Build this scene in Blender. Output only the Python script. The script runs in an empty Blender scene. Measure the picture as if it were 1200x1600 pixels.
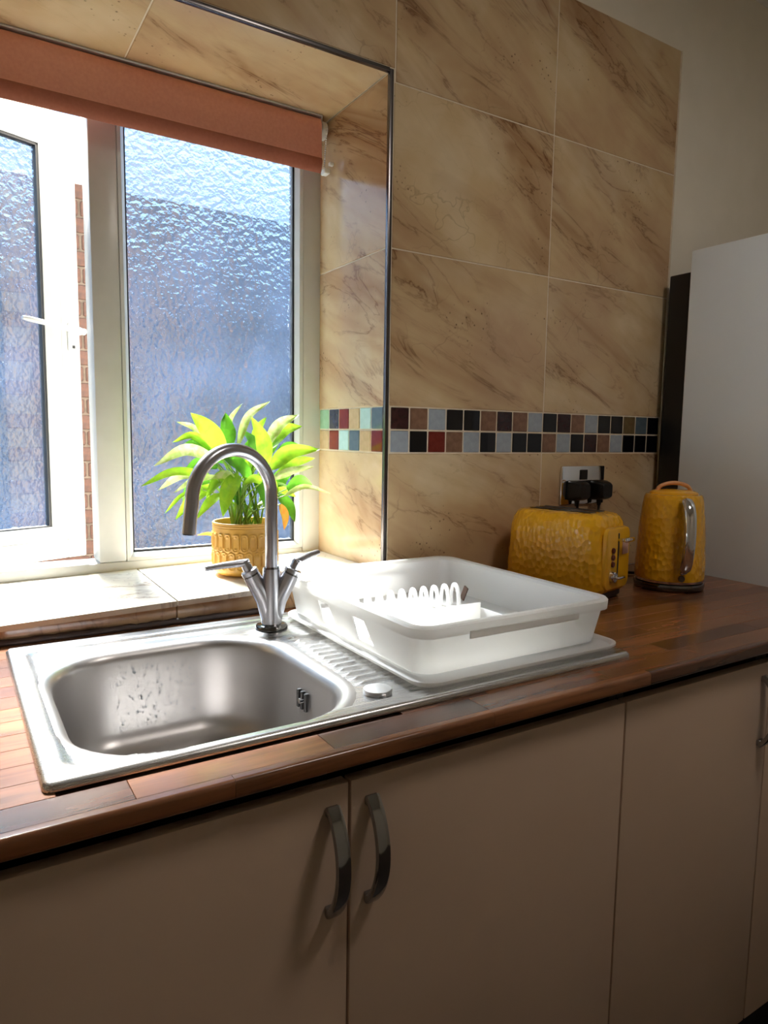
import bpy, bmesh, math, random
from mathutils import Vector, Matrix, noise
random.seed(7)
SC = bpy.context.scene
COL = SC.collection
PI = math.pi

# ------------------------------------------------------------------ camera
# solved from the photograph; z = 0 is the worktop surface, y = 0 the tiled wall, x = 0 the window corner
F_PX, YAW, PITCH, ROLL = 1088.05, math.radians(32.102), math.radians(6.282), math.radians(0.873)
CAM = Vector((-0.7962, -1.271, 0.3502))
_cy, _sy, _cp, _sp = math.cos(YAW), math.sin(YAW), math.cos(PITCH), math.sin(PITCH)
CF = Vector((_sy*_cp, _cy*_cp, -_sp)); _R = Vector((_cy, -_sy, 0)); _U = _R.cross(CF)
CR = math.cos(ROLL)*_R + math.sin(ROLL)*_U
CU = -math.sin(ROLL)*_R + math.cos(ROLL)*_U
cd = bpy.data.cameras.new('camera'); cam = bpy.data.objects.new('camera', cd); COL.objects.link(cam)
cd.sensor_fit = 'VERTICAL'; cd.sensor_height = 36.0; cd.lens = F_PX*36.0/1600.0
cd.clip_start = 0.02; cd.clip_end = 100
cam.matrix_world = Matrix(((CR.x, CU.x, -CF.x, CAM.x), (CR.y, CU.y, -CF.y, CAM.y), (CR.z, CU.z, -CF.z, CAM.z), (0, 0, 0, 1)))
SC.camera = cam

def pix_y(px, py, y):
    """point where the sight line of a photo pixel crosses the vertical plane y"""
    d = CF + CR*((px-600)/F_PX) + CU*((800-py)/F_PX)
    return CAM + d*((y-CAM.y)/d.y)

# ------------------------------------------------------------------ world, sun, exposure
w = bpy.data.worlds.new('World'); SC.world = w; w.use_nodes = True
bg = w.node_tree.nodes['Background']
bg.inputs[0].default_value = (0.50, 0.72, 1.0, 1); bg.inputs[1].default_value = 1.8
sd = bpy.data.lights.new('sun', 'SUN'); sun = bpy.data.objects.new('sun', sd); COL.objects.link(sun)
sd.energy = 104.0; sd.angle = math.radians(15)   # hazy sun, spread further by the obscure glass
sd.color = (1.0, 0.97, 0.91)
sun_dir = Vector((0.06, -1.0, -1.33)).normalized()
sun.rotation_euler = sun_dir.to_track_quat('-Z', 'Y').to_euler(); sun.location = (-0.5, 4, 5)

SC.view_settings.view_transform = 'Standard'; SC.view_settings.look = 'None'
SC.view_settings.gamma = 1; SC.view_settings.exposure = 0.45; SC.view_settings.use_curve_mapping = False
cy = SC.cycles
cy.use_denoising = True; cy.max_bounces = 12; cy.diffuse_bounces = 6; cy.glossy_bounces = 5
cy.transmission_bounces = 8; cy.transparent_max_bounces = 12; cy.sample_clamp_indirect = 6.0
cy.caustics_reflective = False; cy.caustics_refractive = True; cy.blur_glossy = 0.5

# ------------------------------------------------------------------ helpers: materials
def lin(c):
    f = lambda v: v/12.92 if v <= 0.04045 else ((v+0.055)/1.055)**2.4
    return tuple(f(x/255.0) for x in c) + (1.0,)
def mat(name, col, rough=0.5, metal=0.0, **kw):
    m = bpy.data.materials.new(name); m.use_nodes = True
    b = m.node_tree.nodes['Principled BSDF']
    b.inputs['Base Color'].default_value = col if len(col) == 4 else lin(col)
    b.inputs['Roughness'].default_value = rough; b.inputs['Metallic'].default_value = metal
    for k, v in kw.items(): b.inputs[k].default_value = v
    return m
class NT:
    def __init__(s, m): s.m = m; s.t = m.node_tree; s.n = s.t.nodes; s.l = s.t.links; s.b = s.n.get('Principled BSDF')
    def add(s, kind, **kw):
        nd = s.n.new(kind)
        for k, v in kw.items():
            if k.startswith('_'): setattr(nd, k[1:], v)
            else:
                nd.inputs[int(k[1:]) if k[0] == 'i' and k[1:].isdigit() else k].default_value = v
        return nd
    def link(s, a, b): s.l.new(a, b)
    def ramp(s, fac, stops):
        r = s.n.new('ShaderNodeValToRGB'); e = r.color_ramp.elements
        while len(e) < len(stops): e.new(0.5)
        for k, (p, c) in enumerate(stops):
            e[k].position = p; e[k].color = c if len(c) == 4 else lin(c)
        s.link(fac, r.inputs[0]); return r.outputs[0]
    def mix(s, fac, a, b, mode='MIX'):
        x = s.n.new('ShaderNodeMix'); x.data_type = 'RGBA'; x.blend_type = mode
        for sock, v in ((x.inputs[0], fac), (x.inputs[6], a), (x.inputs[7], b)):
            if hasattr(v, 'links'): s.link(v, sock)
            else: sock.default_value = v
        return x.outputs[2]
    def math(s, op, a, b=0.0):
        x = s.n.new('ShaderNodeMath'); x.operation = op
        for sock, v in ((x.inputs[0], a), (x.inputs[1], b)):
            if hasattr(v, 'links'): s.link(v, sock)
            else: sock.default_value = v
        return x.outputs[0]
    def bump(s, h, strength, dist=0.01):
        b = s.n.new('ShaderNodeBump'); b.inputs['Strength'].default_value = strength; b.inputs['Distance'].default_value = dist
        s.link(h, b.inputs['Height']); return b.outputs[0]
    def coords(s, rnd=20.0, scale=(1, 1, 1), rot=(0, 0, 0)):
        tc = s.n.new('ShaderNodeTexCoord'); oi = s.n.new('ShaderNodeObjectInfo')
        v = s.n.new('ShaderNodeVectorMath'); v.operation = 'SCALE'; v.inputs[0].default_value = (1.0, 0.63, 0.37)
        k = s.math('MULTIPLY', oi.outputs['Random'], rnd); s.link(k, v.inputs['Scale'])
        r = s.n.new('ShaderNodeMapping'); r.inputs['Rotation'].default_value = rot; r.inputs['Scale'].default_value = scale
        s.link(tc.outputs['Object'], r.inputs[0])
        a = s.n.new('ShaderNodeVectorMath'); a.operation = 'ADD'
        s.link(r.outputs[0], a.inputs[0]); s.link(v.outputs[0], a.inputs[1])
        return a.outputs[0]

def marble_tile(name='marble_tile', c0=(196, 163, 126), c1=(209, 182, 140), c2=(223, 203, 168), vein=0.72):
    m = mat(name, (0.5, 0.4, 0.3, 1), 0.16); t = NT(m)
    co = t.coords(30.0, rot=(0, 0, math.radians(27)))
    # broad brown bands, stretched along the vein direction
    mp = t.add('ShaderNodeMapping'); mp.inputs['Scale'].default_value = (1.7, 6.0, 1); t.link(co, mp.inputs[0])
    n1 = t.add('ShaderNodeTexNoise', Scale=1.05, Detail=4.0, Roughness=0.55, Distortion=0.7); t.link(mp.outputs[0], n1.inputs['Vector'])
    bands = t.ramp(n1.outputs['Fac'], [(0.40, (0, 0, 0, 1)), (0.56, (0.45, 0.45, 0.45, 1)), (0.66, (1, 1, 1, 1)), (0.74, (0.3, 0.3, 0.3, 1))])
    n2 = t.add('ShaderNodeTexNoise', Scale=3.0, Detail=4.0, Roughness=0.6); t.link(co, n2.inputs['Vector'])
    base = t.ramp(n2.outputs['Fac'], [(0.30, lin(c0)), (0.50, lin(c1)), (0.70, lin(c2))])
    c = t.mix(t.math('MULTIPLY', bands, vein), base, lin((146, 98, 58)))
    # thin darker vein lines riding on the bands
    mp2 = t.add('ShaderNodeMapping'); mp2.inputs['Scale'].default_value = (1.2, 4.2, 1); t.link(co, mp2.inputs[0])
    n3 = t.add('ShaderNodeTexNoise', Scale=2.2, Detail=7.0, Roughness=0.6, Distortion=1.2); t.link(mp2.outputs[0], n3.inputs['Vector'])
    ln = t.math('ABSOLUTE', t.math('SUBTRACT', n3.outputs['Fac'], 0.5))
    ln = t.ramp(ln, [(0.0, (1, 1, 1, 1)), (0.012, (0.35, 0.35, 0.35, 1)), (0.03, (0, 0, 0, 1))])
    msk = t.ramp(n1.outputs['Fac'], [(0.46, (0.05, 0.05, 0.05, 1)), (0.62, (0.8, 0.8, 0.8, 1))])
    c = t.mix(t.math('MULTIPLY', ln, msk), c, lin((104, 66, 38)))
    # small dark pits and hairline cracks
    vo = t.add('ShaderNodeTexVoronoi', Scale=75.0, Randomness=1.0); t.link(co, vo.inputs['Vector'])
    dots = t.ramp(vo.outputs['Distance'], [(0.10, (1, 1, 1, 1)), (0.20, (0, 0, 0, 1))])
    n4 = t.add('ShaderNodeTexNoise', Scale=7.0, Detail=2.0); t.link(co, n4.inputs['Vector'])
    dm = t.ramp(n4.outputs['Fac'], [(0.56, (0, 0, 0, 1)), (0.66, (1, 1, 1, 1))])
    c = t.mix(t.math('MULTIPLY', t.math('MULTIPLY', dots, dm), 0.75), c, lin((84, 56, 36)))
    nw = t.add('ShaderNodeTexNoise', Scale=9.0, Detail=3.0); t.link(co, nw.inputs['Vector'])
    wv = t.mix(0.22, co, nw.outputs['Color'])
    v2 = t.add('ShaderNodeTexVoronoi', _feature='DISTANCE_TO_EDGE', Scale=9.0); t.link(wv, v2.inputs['Vector'])
    cr = t.ramp(v2.outputs['Distance'], [(0.0, (1, 1, 1, 1)), (0.02, (0, 0, 0, 1))])
    n5 = t.add('ShaderNodeTexNoise', Scale=5.0, Detail=1.0); t.link(co, n5.inputs['Vector'])
    cm = t.ramp(n5.outputs['Fac'], [(0.55, (0, 0, 0, 1)), (0.68, (1, 1, 1, 1))])
    c = t.mix(t.math('MULTIPLY', t.math('MULTIPLY', cr, cm), 0.28), c, lin((92, 64, 44)))
    t.link(c, t.b.inputs['Base Color'])
    t.link(t.bump(n2.outputs['Fac'], 0.04, 0.004), t.b.inputs['Normal'])
    return m

def wood_stave():
    m = mat('wood_stave', (0.2, 0.1, 0.05, 1), 0.24, 0.0, **{'Coat Weight': 0.28, 'Coat Roughness': 0.25, 'Coat IOR': 1.6}); t = NT(m)
    oi = t.add('ShaderNodeObjectInfo')
    co = t.coords(40.0, scale=(1.0, 9.0, 9.0))
    n = t.add('ShaderNodeTexNoise', Scale=5.0, Detail=6.0, Roughness=0.6, Distortion=0.5); t.link(co, n.inputs['Vector'])
    grain = t.ramp(n.outputs['Fac'], [(0.3, (0.45, 0.45, 0.45, 1)), (0.5, (0.85, 0.85, 0.85, 1)), (0.72, (1.15, 1.15, 1.15, 1))])
    tone = t.ramp(oi.outputs['Random'], [(0.0, lin((84, 48, 30))), (0.18, lin((110, 66, 40))), (0.5, lin((134, 84, 52))), (0.8, lin((152, 98, 62))), (1.0, lin((122, 74, 44)))])
    t.link(t.mix(1.0, tone, grain, 'MULTIPLY'), t.b.inputs['Base Color'])
    n2 = t.add('ShaderNodeTexNoise', Scale=14.0, Detail=2.0); t.link(co, n2.inputs['Vector'])
    t.link(t.bump(n2.outputs['Fac'], 0.06, 0.002), t.b.inputs['Normal'])
    return m

def brushed_steel(name='brushed_steel', col=(0.60, 0.59, 0.58, 1), rough=0.27, sc=(2, 160, 160)):
    m = mat(name, col, rough, 1.0); t = NT(m)
    tc = t.add('ShaderNodeTexCoord'); mp = t.add('ShaderNodeMapping'); mp.inputs['Scale'].default_value = sc
    t.link(tc.outputs['Object'], mp.inputs[0])
    n = t.add('ShaderNodeTexNoise', Scale=4.0, Detail=3.0); t.link(mp.outputs[0], n.inputs['Vector'])
    t.link(t.ramp(n.outputs['Fac'], [(0.3, (rough-0.015,)*3+(1,)), (0.7, (rough+0.02,)*3+(1,))]), t.b.inputs['Roughness'])
    return m

def noisy(name, c1, c2, scale, rough, bump=0.0, **kw):
    m = mat(name, c1, rough, **kw); t = NT(m)
    tc = t.add('ShaderNodeTexCoord')
    n = t.add('ShaderNodeTexNoise', Scale=scale, Detail=5.0); t.link(tc.outputs['Object'], n.inputs['Vector'])
    t.link(t.ramp(n.outputs['Fac'], [(0.3, c1), (0.7, c2)]), t.b.inputs['Base Color'])
    if bump: t.link(t.bump(n.outputs['Fac'], bump, 0.003), t.b.inputs['Normal'])
    return m

def obscure_glass():
    m = bpy.data.materials.new('obscure_glass'); m.use_nodes = True
    t = NT(m); t.n.remove(t.b)
    out = t.n['Material Output']
    tc = t.add('ShaderNodeTexCoord')
    mp = t.add('ShaderNodeMapping'); t.link(tc.outputs['Object'], mp.inputs[0])
    nw = t.add('ShaderNodeTexNoise', Scale=38.0, Detail=2.0); t.link(mp.outputs[0], nw.inputs['Vector'])
    wv = t.mix(0.035, mp.outputs[0], nw.outputs['Color'])
    v = t.add('ShaderNodeTexVoronoi', Scale=78.0, _feature='SMOOTH_F1', Smoothness=0.6); t.link(wv, v.inputs['Vector'])
    n = t.add('ShaderNodeTexNoise', Scale=120.0, Detail=3.0, Roughness=0.6); t.link(mp.outputs[0], n.inputs['Vector'])
    h = t.math('ADD', v.outputs['Distance'], t.math('MULTIPLY', n.outputs['Fac'], 0.7))
    bp = t.bump(h, 0.9, 0.012)
    refr = t.add('ShaderNodeBsdfRefraction', Roughness=0.26, IOR=1.45, Color=(0.72, 0.87, 1.0, 1)); t.link(bp, refr.inputs['Normal'])  # blue tint paints in sky light scattered by the pattern
    tran = t.add('ShaderNodeBsdfTransparent', Color=(0.84, 0.92, 1.0, 1))
    tl = t.add('ShaderNodeBsdfTranslucent', Color=(0.30, 0.50, 1.0, 1))
    gl = t.add('ShaderNodeBsdfGlossy', Roughness=0.12, Color=(0.8, 0.9, 1, 1)); t.link(bp, gl.inputs['Normal'])
    m1 = t.add('ShaderNodeMixShader', i0=0.73); t.link(tran.outputs[0], m1.inputs[1]); t.link(refr.outputs[0], m1.inputs[2])
    # rain marks and limescale scatter light; their blue is painted-in sky haze
    n2 = t.add('ShaderNodeTexNoise', Scale=6.0, Detail=5.0); t.link(mp.outputs[0], n2.inputs['Vector'])
    dirt_haze = t.ramp(n2.outputs['Fac'], [(0.35, (0.005,)*3+(1,)), (0.7, (0.016,)*3+(1,))])
    m2 = t.add('ShaderNodeMixShader'); t.link(dirt_haze, m2.inputs[0]); t.link(m1.outputs[0], m2.inputs[1]); t.link(tl.outputs[0], m2.inputs[2])
    m3 = t.add('ShaderNodeMixShader', i0=0.06); t.link(m2.outputs[0], m3.inputs[1]); t.link(gl.outputs[0], m3.inputs[2])
    t.link(m3.outputs[0], out.inputs[0])
    return m

def leaf_mat(name, c1, c2, tl):
    m = mat(name, c1, 0.35); t = NT(m)
    co = t.coords(12.0, scale=(1, 1, 1))
    n = t.add('ShaderNodeTexNoise', Scale=60.0, Detail=3.0, Distortion=0.6); t.link(co, n.inputs['Vector'])
    c = t.ramp(n.outputs['Fac'], [(0.38, c1), (0.62, c2)])
    t.link(c, t.b.inputs['Base Color'])
    tr = t.add('ShaderNodeBsdfTranslucent'); t.link(t.mix(0.35, c, tl), tr.inputs['Color'])
    mx = t.add('ShaderNodeMixShader', i0=0.36)
    t.link(t.b.outputs[0], mx.inputs[1]); t.link(tr.outputs[0], mx.inputs[2]); t.link(mx.outputs[0], t.n['Material Output'].inputs[0])
    return m

def dimpled(name, col):
    m = mat(name, col, 0.22, 0.0, **{'Coat Weight': 0.5, 'Coat Roughness': 0.08}); t = NT(m)
    tc = t.add('ShaderNodeTexCoord'); mp = t.add('ShaderNodeMapping'); mp.inputs['Scale'].default_value = (1, 1, 0.72)
    t.link(tc.outputs['Object'], mp.inputs[0])
    v = t.add('ShaderNodeTexVoronoi', Scale=92.0, Randomness=0.8); t.link(mp.outputs[0], v.inputs['Vector'])
    b = t.bump(v.outputs['Distance'], 0.42, 0.006)
    t.link(b, t.b.inputs['Normal']); t.link(b, t.b.inputs['Coat Normal'])
    return m

M = {}
M['tile'] = marble_tile()
M['sill'] = marble_tile('sill_marble', (232, 222, 204), (238, 230, 214), (243, 238, 226), 0.25)
M['stave'] = wood_stave()
M['grout'] = noisy('grout', lin((226, 212, 188)), lin((214, 198, 172)), 60, 0.8)
M['plaster'] = noisy('plaster', lin((238, 230, 214)), lin((233, 225, 208)), 12, 0.85, 0.03)
M['ceiling'] = noisy('ceiling_paint', lin((210, 204, 192)), lin((204, 198, 186)), 12, 0.9)
M['floor'] = noisy('floor_vinyl', lin((74, 62, 54)), lin((60, 50, 44)), 6, 0.5)
M['upvc'] = noisy('white_upvc', lin((208, 208, 205)), lin((201, 201, 197)), 20, 0.28)
M['gasket'] = mat('black_gasket', (18, 18, 22), 0.6)
M['glass'] = obscure_glass()
M['trim'] = brushed_steel('chrome_trim', (0.17, 0.155, 0.155, 1), 0.25)
M['steel'] = brushed_steel('brushed_steel', (0.62, 0.62, 0.63, 1), 0.27, (3, 300, 300))
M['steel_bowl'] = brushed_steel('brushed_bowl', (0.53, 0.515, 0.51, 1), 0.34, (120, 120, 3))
M['tapsteel'] = mat('brushed_tap', (0.52, 0.52, 0.56, 1), 0.26, 1.0)
M['chrome'] = mat('chrome', (0.78, 0.78, 0.80, 1), 0.07, 1.0)
M['handle_chrome'] = mat('handle_chrome', (0.34, 0.34, 0.35, 1), 0.10, 1.0)
M['dark_chrome'] = mat('dark_chrome', (0.16, 0.155, 0.15, 1), 0.10, 1.0)
M['black'] = mat('black_plastic', (14, 13, 13), 0.4)
M['plinth'] = mat('black_plinth', (16, 14, 13), 0.5)
M['cabinet'] = noisy('cream_cabinet', lin((208, 182, 160)), lin((200, 174, 151)), 3, 0.38)
M['carcass'] = mat('dark_carcass', (46, 38, 33), 0.6)  # carcass darkened so the shaded gap under the worktop reads black
M['worktop_core'] = noisy('worktop_core', lin((78, 50, 33)), lin((56, 34, 22)), 18, 0.5)
M['sealant'] = noisy('dirty_sealant', lin((34, 22, 18)), lin((58, 38, 28)), 60, 0.6, 0.3)
M['fridge'] = noisy('fridge_enamel', lin((232, 240, 248)), lin((226, 235, 244)), 4, 0.35)
M['fridge_back'] = mat('black_fridge_back', (16, 15, 16), 0.35)
M['yellow'] = dimpled('mustard_dimpled', lin((232, 172, 24)))
M['yellow_plain'] = mat('mustard_plain', (230, 172, 28), 0.24, 0.0, **{'Coat Weight': 0.4})
M['button'] = mat('dark_red_button', (92, 30, 18), 0.35)
M['copper_lid'] = mat('peach_lid', (206, 146, 96), 0.3)
M['sticker'] = noisy('paper_sticker', lin((225, 190, 172)), lin((205, 160, 142)), 220, 0.6)
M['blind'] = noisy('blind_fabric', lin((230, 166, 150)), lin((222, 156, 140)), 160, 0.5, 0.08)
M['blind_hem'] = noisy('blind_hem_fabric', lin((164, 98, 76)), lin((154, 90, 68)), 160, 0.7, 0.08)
M['white_plastic'] = mat('white_plastic', (236, 236, 232), 0.35)
def rack_plastic():
    m = mat('rack_plastic', (0.88, 0.89, 0.91, 1), 0.32); t = NT(m)
    tr = t.add('ShaderNodeBsdfTranslucent', Color=(0.97, 0.94, 0.89, 1))
    mx = t.add('ShaderNodeMixShader', i0=0.48); t.link(t.b.outputs[0], mx.inputs[1]); t.link(tr.outputs[0], mx.inputs[2])
    t.link(mx.outputs[0], t.n['Material Output'].inputs[0]); return m
M['rack'] = rack_plastic()
M['pot'] = noisy('mustard_ceramic', lin((206, 158, 72)), lin((190, 140, 54)), 25, 0.42)
M['soil'] = noisy('soil', lin((44, 30, 20)), lin((82, 56, 36)), 90, 0.95, 1.0)
M['leaf_lime'] = leaf_mat('leaf_lime', lin((134, 176, 40)), lin((104, 156, 32)), (0.42, 0.62, 0.03, 1))
M['leaf_green'] = leaf_mat('leaf_green', lin((66, 120, 30)), lin((46, 96, 26)), (0.18, 0.45, 0.02, 1))
M['leaf_cream'] = leaf_mat('leaf_cream', lin((206, 210, 150)), lin((160, 184, 80)), (0.60, 0.68, 0.25, 1))
M['leaf_orange'] = leaf_mat('leaf_orange', lin((226, 140, 50)), lin((214, 170, 70)), (0.95, 0.55, 0.12, 1))
M['stem'] = leaf_mat('plant_stem', lin((150, 176, 70)), lin((120, 150, 60)), (0.6, 0.8, 0.2, 1))
M['brick'] = noisy('brick_red', lin((76, 50, 40)), lin((54, 38, 34)), 40, 0.9, 0.4)
M['mortar'] = noisy('mortar', lin((88, 76, 68)), lin((70, 62, 56)), 50, 0.95, 0.3)
M['render'] = noisy('sky_tint_render', lin((27, 38, 54)), lin((18, 28, 43)), 5, 0.95, 0.15)  # made-up wall coat; its blue stands in for sky light in the glass
M['yard'] = noisy('yard_concrete', lin((98, 96, 94)), lin((80, 78, 76)), 8, 0.95, 0.2)
M['fill_glow'] = mat('fill_glow', (1, 1, 1, 1), 0.5, **{'Emission Color': (1.0, 0.86, 0.70, 1), 'Emission Strength': 2.0})
CHIP = {}
def chip(key, c, rough=0.08, var=14):
    CHIP[key] = noisy('glass_chip_'+key, lin(c), lin(tuple(min(255, v+var) for v in c)), 70, rough)
chip('maroon', (42, 16, 16)); chip('brown', (112, 78, 56), 0.3, 26); chip('grey', (150, 158, 166)); chip('black', (10, 10, 14), 0.06, 4)
chip('red', (98, 26, 18)); chip('aqua', (176, 206, 200)); chip('green', (136, 172, 138)); chip('navy', (36, 38, 56)); chip('tan', (178, 150, 108), 0.3, 22)
chip('slate', (78, 92, 100)); chip('olive', (88, 70, 40), 0.3, 22)

# ------------------------------------------------------------------ helpers: geometry
def finish(name, bm, material, parent=None, smooth=None, loc=None, matrix=None):
    bmesh.ops.recalc_face_normals(bm, faces=bm.faces[:])
    me = bpy.data.meshes.new(name); bm.to_mesh(me); bm.free()
    if material: me.materials.append(material)
    if smooth is not None:
        for p in me.polygons: p.use_smooth = True
        if smooth > 0: me.set_sharp_from_angle(angle=math.radians(smooth))
    return place(name, me, parent, loc, matrix)
def place(name, me, parent=None, loc=None, matrix=None):
    o = bpy.data.objects.new(name, me); COL.objects.link(o)
    if parent is not None: o.parent = parent
    if matrix is not None: o.matrix_local = matrix
    elif loc is not None: o.location = loc
    return o
def empty(name, loc=(0, 0, 0), rz=0.0, parent=None):
    o = bpy.data.objects.new(name, None); COL.objects.link(o); o.location = loc; o.rotation_euler = (0, 0, rz)
    o.empty_display_size = 0.05
    if parent: o.parent = parent
    return o
def tag(o, label, cat, group=None):
    o['label'] = label; o['category'] = cat
    if group: o['group'] = group
    return o
def struct(o, label=None):
    o['kind'] = 'structure'
    if label: o['label'] = label
    return o
def box(bm, lo, hi, r=0.0, seg=2, mtx=None):
    lo, hi = Vector(lo), Vector(hi); c = (lo+hi)/2; s = hi-lo
    g = bmesh.ops.create_cube(bm, size=1.0, matrix=Matrix.Translation(c) @ Matrix.Diagonal((s.x, s.y, s.z, 1)))
    vs = g['verts']
    if r > 0:
        es = list({e for v in vs for e in v.link_edges})
        rr = min(r, min(s)*0.49)
        g2 = bmesh.ops.bevel(bm, geom=es, offset=rr, segments=seg, profile=0.5, affect='EDGES')
        vs = list({v for f in g2['faces'] for v in f.verts} | {v for v in vs if v.is_valid})
    if mtx is not None: bmesh.ops.transform(bm, matrix=mtx, verts=vs)
    return vs
def obox(name, lo, hi, m, parent=None, r=0.0, seg=2, smooth=30):
    """a box whose origin is at its centre"""
    lo, hi = Vector(lo), Vector(hi); c = (lo+hi)/2
    bm = bmesh.new(); box(bm, lo-c, hi-c, r, seg)
    return finish(name, bm, m, parent, smooth if r > 0 else None, c)
def tube(bm, pts, rad, n=12, cap=True, up=None, flat=1.0):
    """sweep a circle (or flattened circle) along points"""
    pts = [Vector(p) for p in pts]; rings = []
    rads = rad if isinstance(rad, (list, tuple)) else [rad]*len(pts)
    t0 = (pts[1]-pts[0]).normalized()
    a = Vector(up) if up is not None else (Vector((0, 0, 1)) if abs(t0.z) < 0.9 else Vector((1, 0, 0)))
    nx = (a - t0*a.dot(t0)).normalized()
    for i, p in enumerate(pts):
        t = (pts[min(i+1, len(pts)-1)] - pts[max(i-1, 0)]).normalized()
        nx = (nx - t*nx.dot(t)).normalized(); ny = t.cross(nx)
        rings.append([bm.verts.new(p + nx*(math.cos(2*PI*k/n)*rads[i]*flat) + ny*(math.sin(2*PI*k/n)*rads[i])) for k in range(n)])
    for r0, r1 in zip(rings, rings[1:]):
        for k in range(n): bm.faces.new((r0[k], r0[(k+1) % n], r1[(k+1) % n], r1[k]))
    if cap: bm.faces.new(rings[0][::-1]); bm.faces.new(rings[-1])
    return rings
def lathe(bm, prof, n=32, c=(0, 0, 0), cap0=False, cap1=False):
    c = Vector(c); rings = []
    for r, z in prof:
        rings.append([bm.verts.new(c + Vector((r*math.cos(2*PI*k/n), r*math.sin(2*PI*k/n), z))) for k in range(n)])
    for r0, r1 in zip(rings, rings[1:]):
        for k in range(n): bm.faces.new((r0[k], r0[(k+1) % n], r1[(k+1) % n], r1[k]))
    if cap0: bm.faces.new(rings[0][::-1])
    if cap1: bm.faces.new(rings[-1])
    return rings
def smoothcurve(pts, n=8):
    """Catmull-Rom through pts"""
    P = [Vector(p) for p in pts]; P = [2*P[0]-P[1]] + P + [2*P[-1]-P[-2]]; out = []
    for i in range(1, len(P)-2):
        a, b, c, d = P[i-1:i+3]
        for k in range(n):
            t = k/n
            out.append(0.5*((2*b) + (c-a)*t + (2*a-5*b+4*c-d)*t*t + (3*b-a-3*c+d)*t**3))
    out.append(P[-2]); return out
def rrect(hx, hy, r, n=6):
    """rounded rectangle loop, counter clockwise"""
    out = []
    for cx_, cy_, a0 in ((hx-r, hy-r, 0), (-hx+r, hy-r, PI/2), (-hx+r, -hy+r, PI), (hx-r, -hy+r, 1.5*PI)):
        for k in range(n+1):
            a = a0 + PI/2*k/n; out.append((cx_+r*math.cos(a), cy_+r*math.sin(a)))
    return out
def loft(bm, loops, cap0=False, cap1=False):
    R = [[bm.verts.new(p) for p in lp] for lp in loops]
    n = len(R[0])
    for a, b in zip(R, R[1:]):
        for k in range(n): bm.faces.new((a[k], a[(k+1) % n], b[(k+1) % n], b[k]))
    if cap0: bm.faces.new(R[0][::-1])
    if cap1: bm.faces.new(R[-1])
    return R

# ------------------------------------------------------------------ the room
FLOOR, CEIL = -0.91, 1.62
X0, X1, Y1 = -1.75, 1.62, -2.7
WIN_L = -1.04           # left end of the window opening; its right end is x = 0
WTOP = 1.083            # soffit of the window recess
struct(obox('floor', (X0, Y1, FLOOR-0.05), (X1, 0.4, FLOOR), M['floor']))
struct(obox('ceiling', (X0-0.1, Y1-0.1, CEIL), (X1+0.1, 0.42, CEIL+0.06), M['ceiling']))
struct(obox('wall_right', (X1, Y1, FLOOR), (X1+0.1, 0.42, CEIL), M['plaster']))
struct(obox('wall_left', (X0-0.1, Y1, FLOOR), (X0, 0.42, CEIL), M['plaster']))
bm = bmesh.new()   # wall behind the camera, with a doorway-sized window to the other side
box(bm, (X0, Y1-0.1, FLOOR), (X1, Y1, CEIL))
struct(finish('wall_front', bm, M['plaster']))
bm = bmesh.new()   # window wall with the opening
T0 = 0.009
box(bm, (0.008, T0, FLOOR), (X1, 0.40, CEIL)); box(bm, (X0, T0, FLOOR), (WIN_L-0.008, 0.40, CEIL))
box(bm, (WIN_L-0.008, T0, WTOP+0.008), (0.008, 0.40, CEIL)); box(bm, (WIN_L-0.008, T0, FLOOR), (0.008, 0.40, 0.005))
wall = struct(finish('wall_back', bm, M['plaster']), 'tiled kitchen wall with a deep window recess')

GR = 0.0014       # half a joint
def tile(u0, u1, v0, v1, origin, ex, ey, thick=0.008):
    """one wall tile in the plane spanned by ex, ey (unit vectors); its face is at the origin plane"""
    ex, ey = Vector(ex), Vector(ey); ez = ex.cross(ey)
    bm = bmesh.new(); hu, hv = (u1-u0)/2-GR, (v1-v0)/2-GR
    box(bm, (-hu, -hv, -thick), (hu, hv, 0), 0.0012, 1)
    c = Vector(origin) + ex*((u0+u1)/2) + ey*((v0+v1)/2)
    mx = Matrix(((ex.x, ey.x, ez.x, c.x), (ex.y, ey.y, ez.y, c.y), (ex.z, ey.z, ez.z, c.z), (0, 0, 0, 1)))
    return finish('tile', bm, M['tile'], wall, None, None, mx)
XT, XE = 0.4646, 0.919
ROWS = [(0.0, 0.312), (0.412, 0.7392), (0.7392, 1.0661), (1.0661, 1.385)]
WX, WZ = (1, 0, 0), (0, 0, 1)
for v0, v1 in ROWS:
    tile(0.010 if v1 < 1.07 else 0.0134, XT, v0, v1, (0, 0, 0), WX, WZ); tile(XT, XE, v0, v1, (0, 0, 0), WX, WZ)
for u0, u1 in ((-1.3, -0.898), (-0.898, -0.443), (-0.443, 0.0134)):          # over the window
    tile(u0, u1, WTOP+0.008, 1.385, (0, 0, 0), WX, WZ)
for v0, v1 in ROWS[:3]:                                                       # left of the window, out of view
    tile(-1.50, WIN_L-0.010, v0, v1, (0, 0, 0), WX, WZ)
for v0, v1 in ((0.05, 0.312), (0.412, 0.7392), (0.7392, WTOP)):               # right side of the recess: faces -x
    tile(-0.345, -0.002, v0, v1, (0, 0, 0), (0, -1, 0), WZ)
for v0, v1 in ((0.02, 0.7392), (0.7392, WTOP)):
    tile(0.002, 0.345, v0, v1, (WIN_L, 0, 0), (0, 1, 0), WZ)
for u0, u1 in ((WIN_L, -0.919), (-0.919, -0.463), (-0.463, 0.0)):             # soffit: faces down
    tile(u0, u1, -0.345, -0.002, (0, 0, WTOP), (1, 0, 0), (0, -1, 0))
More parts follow.
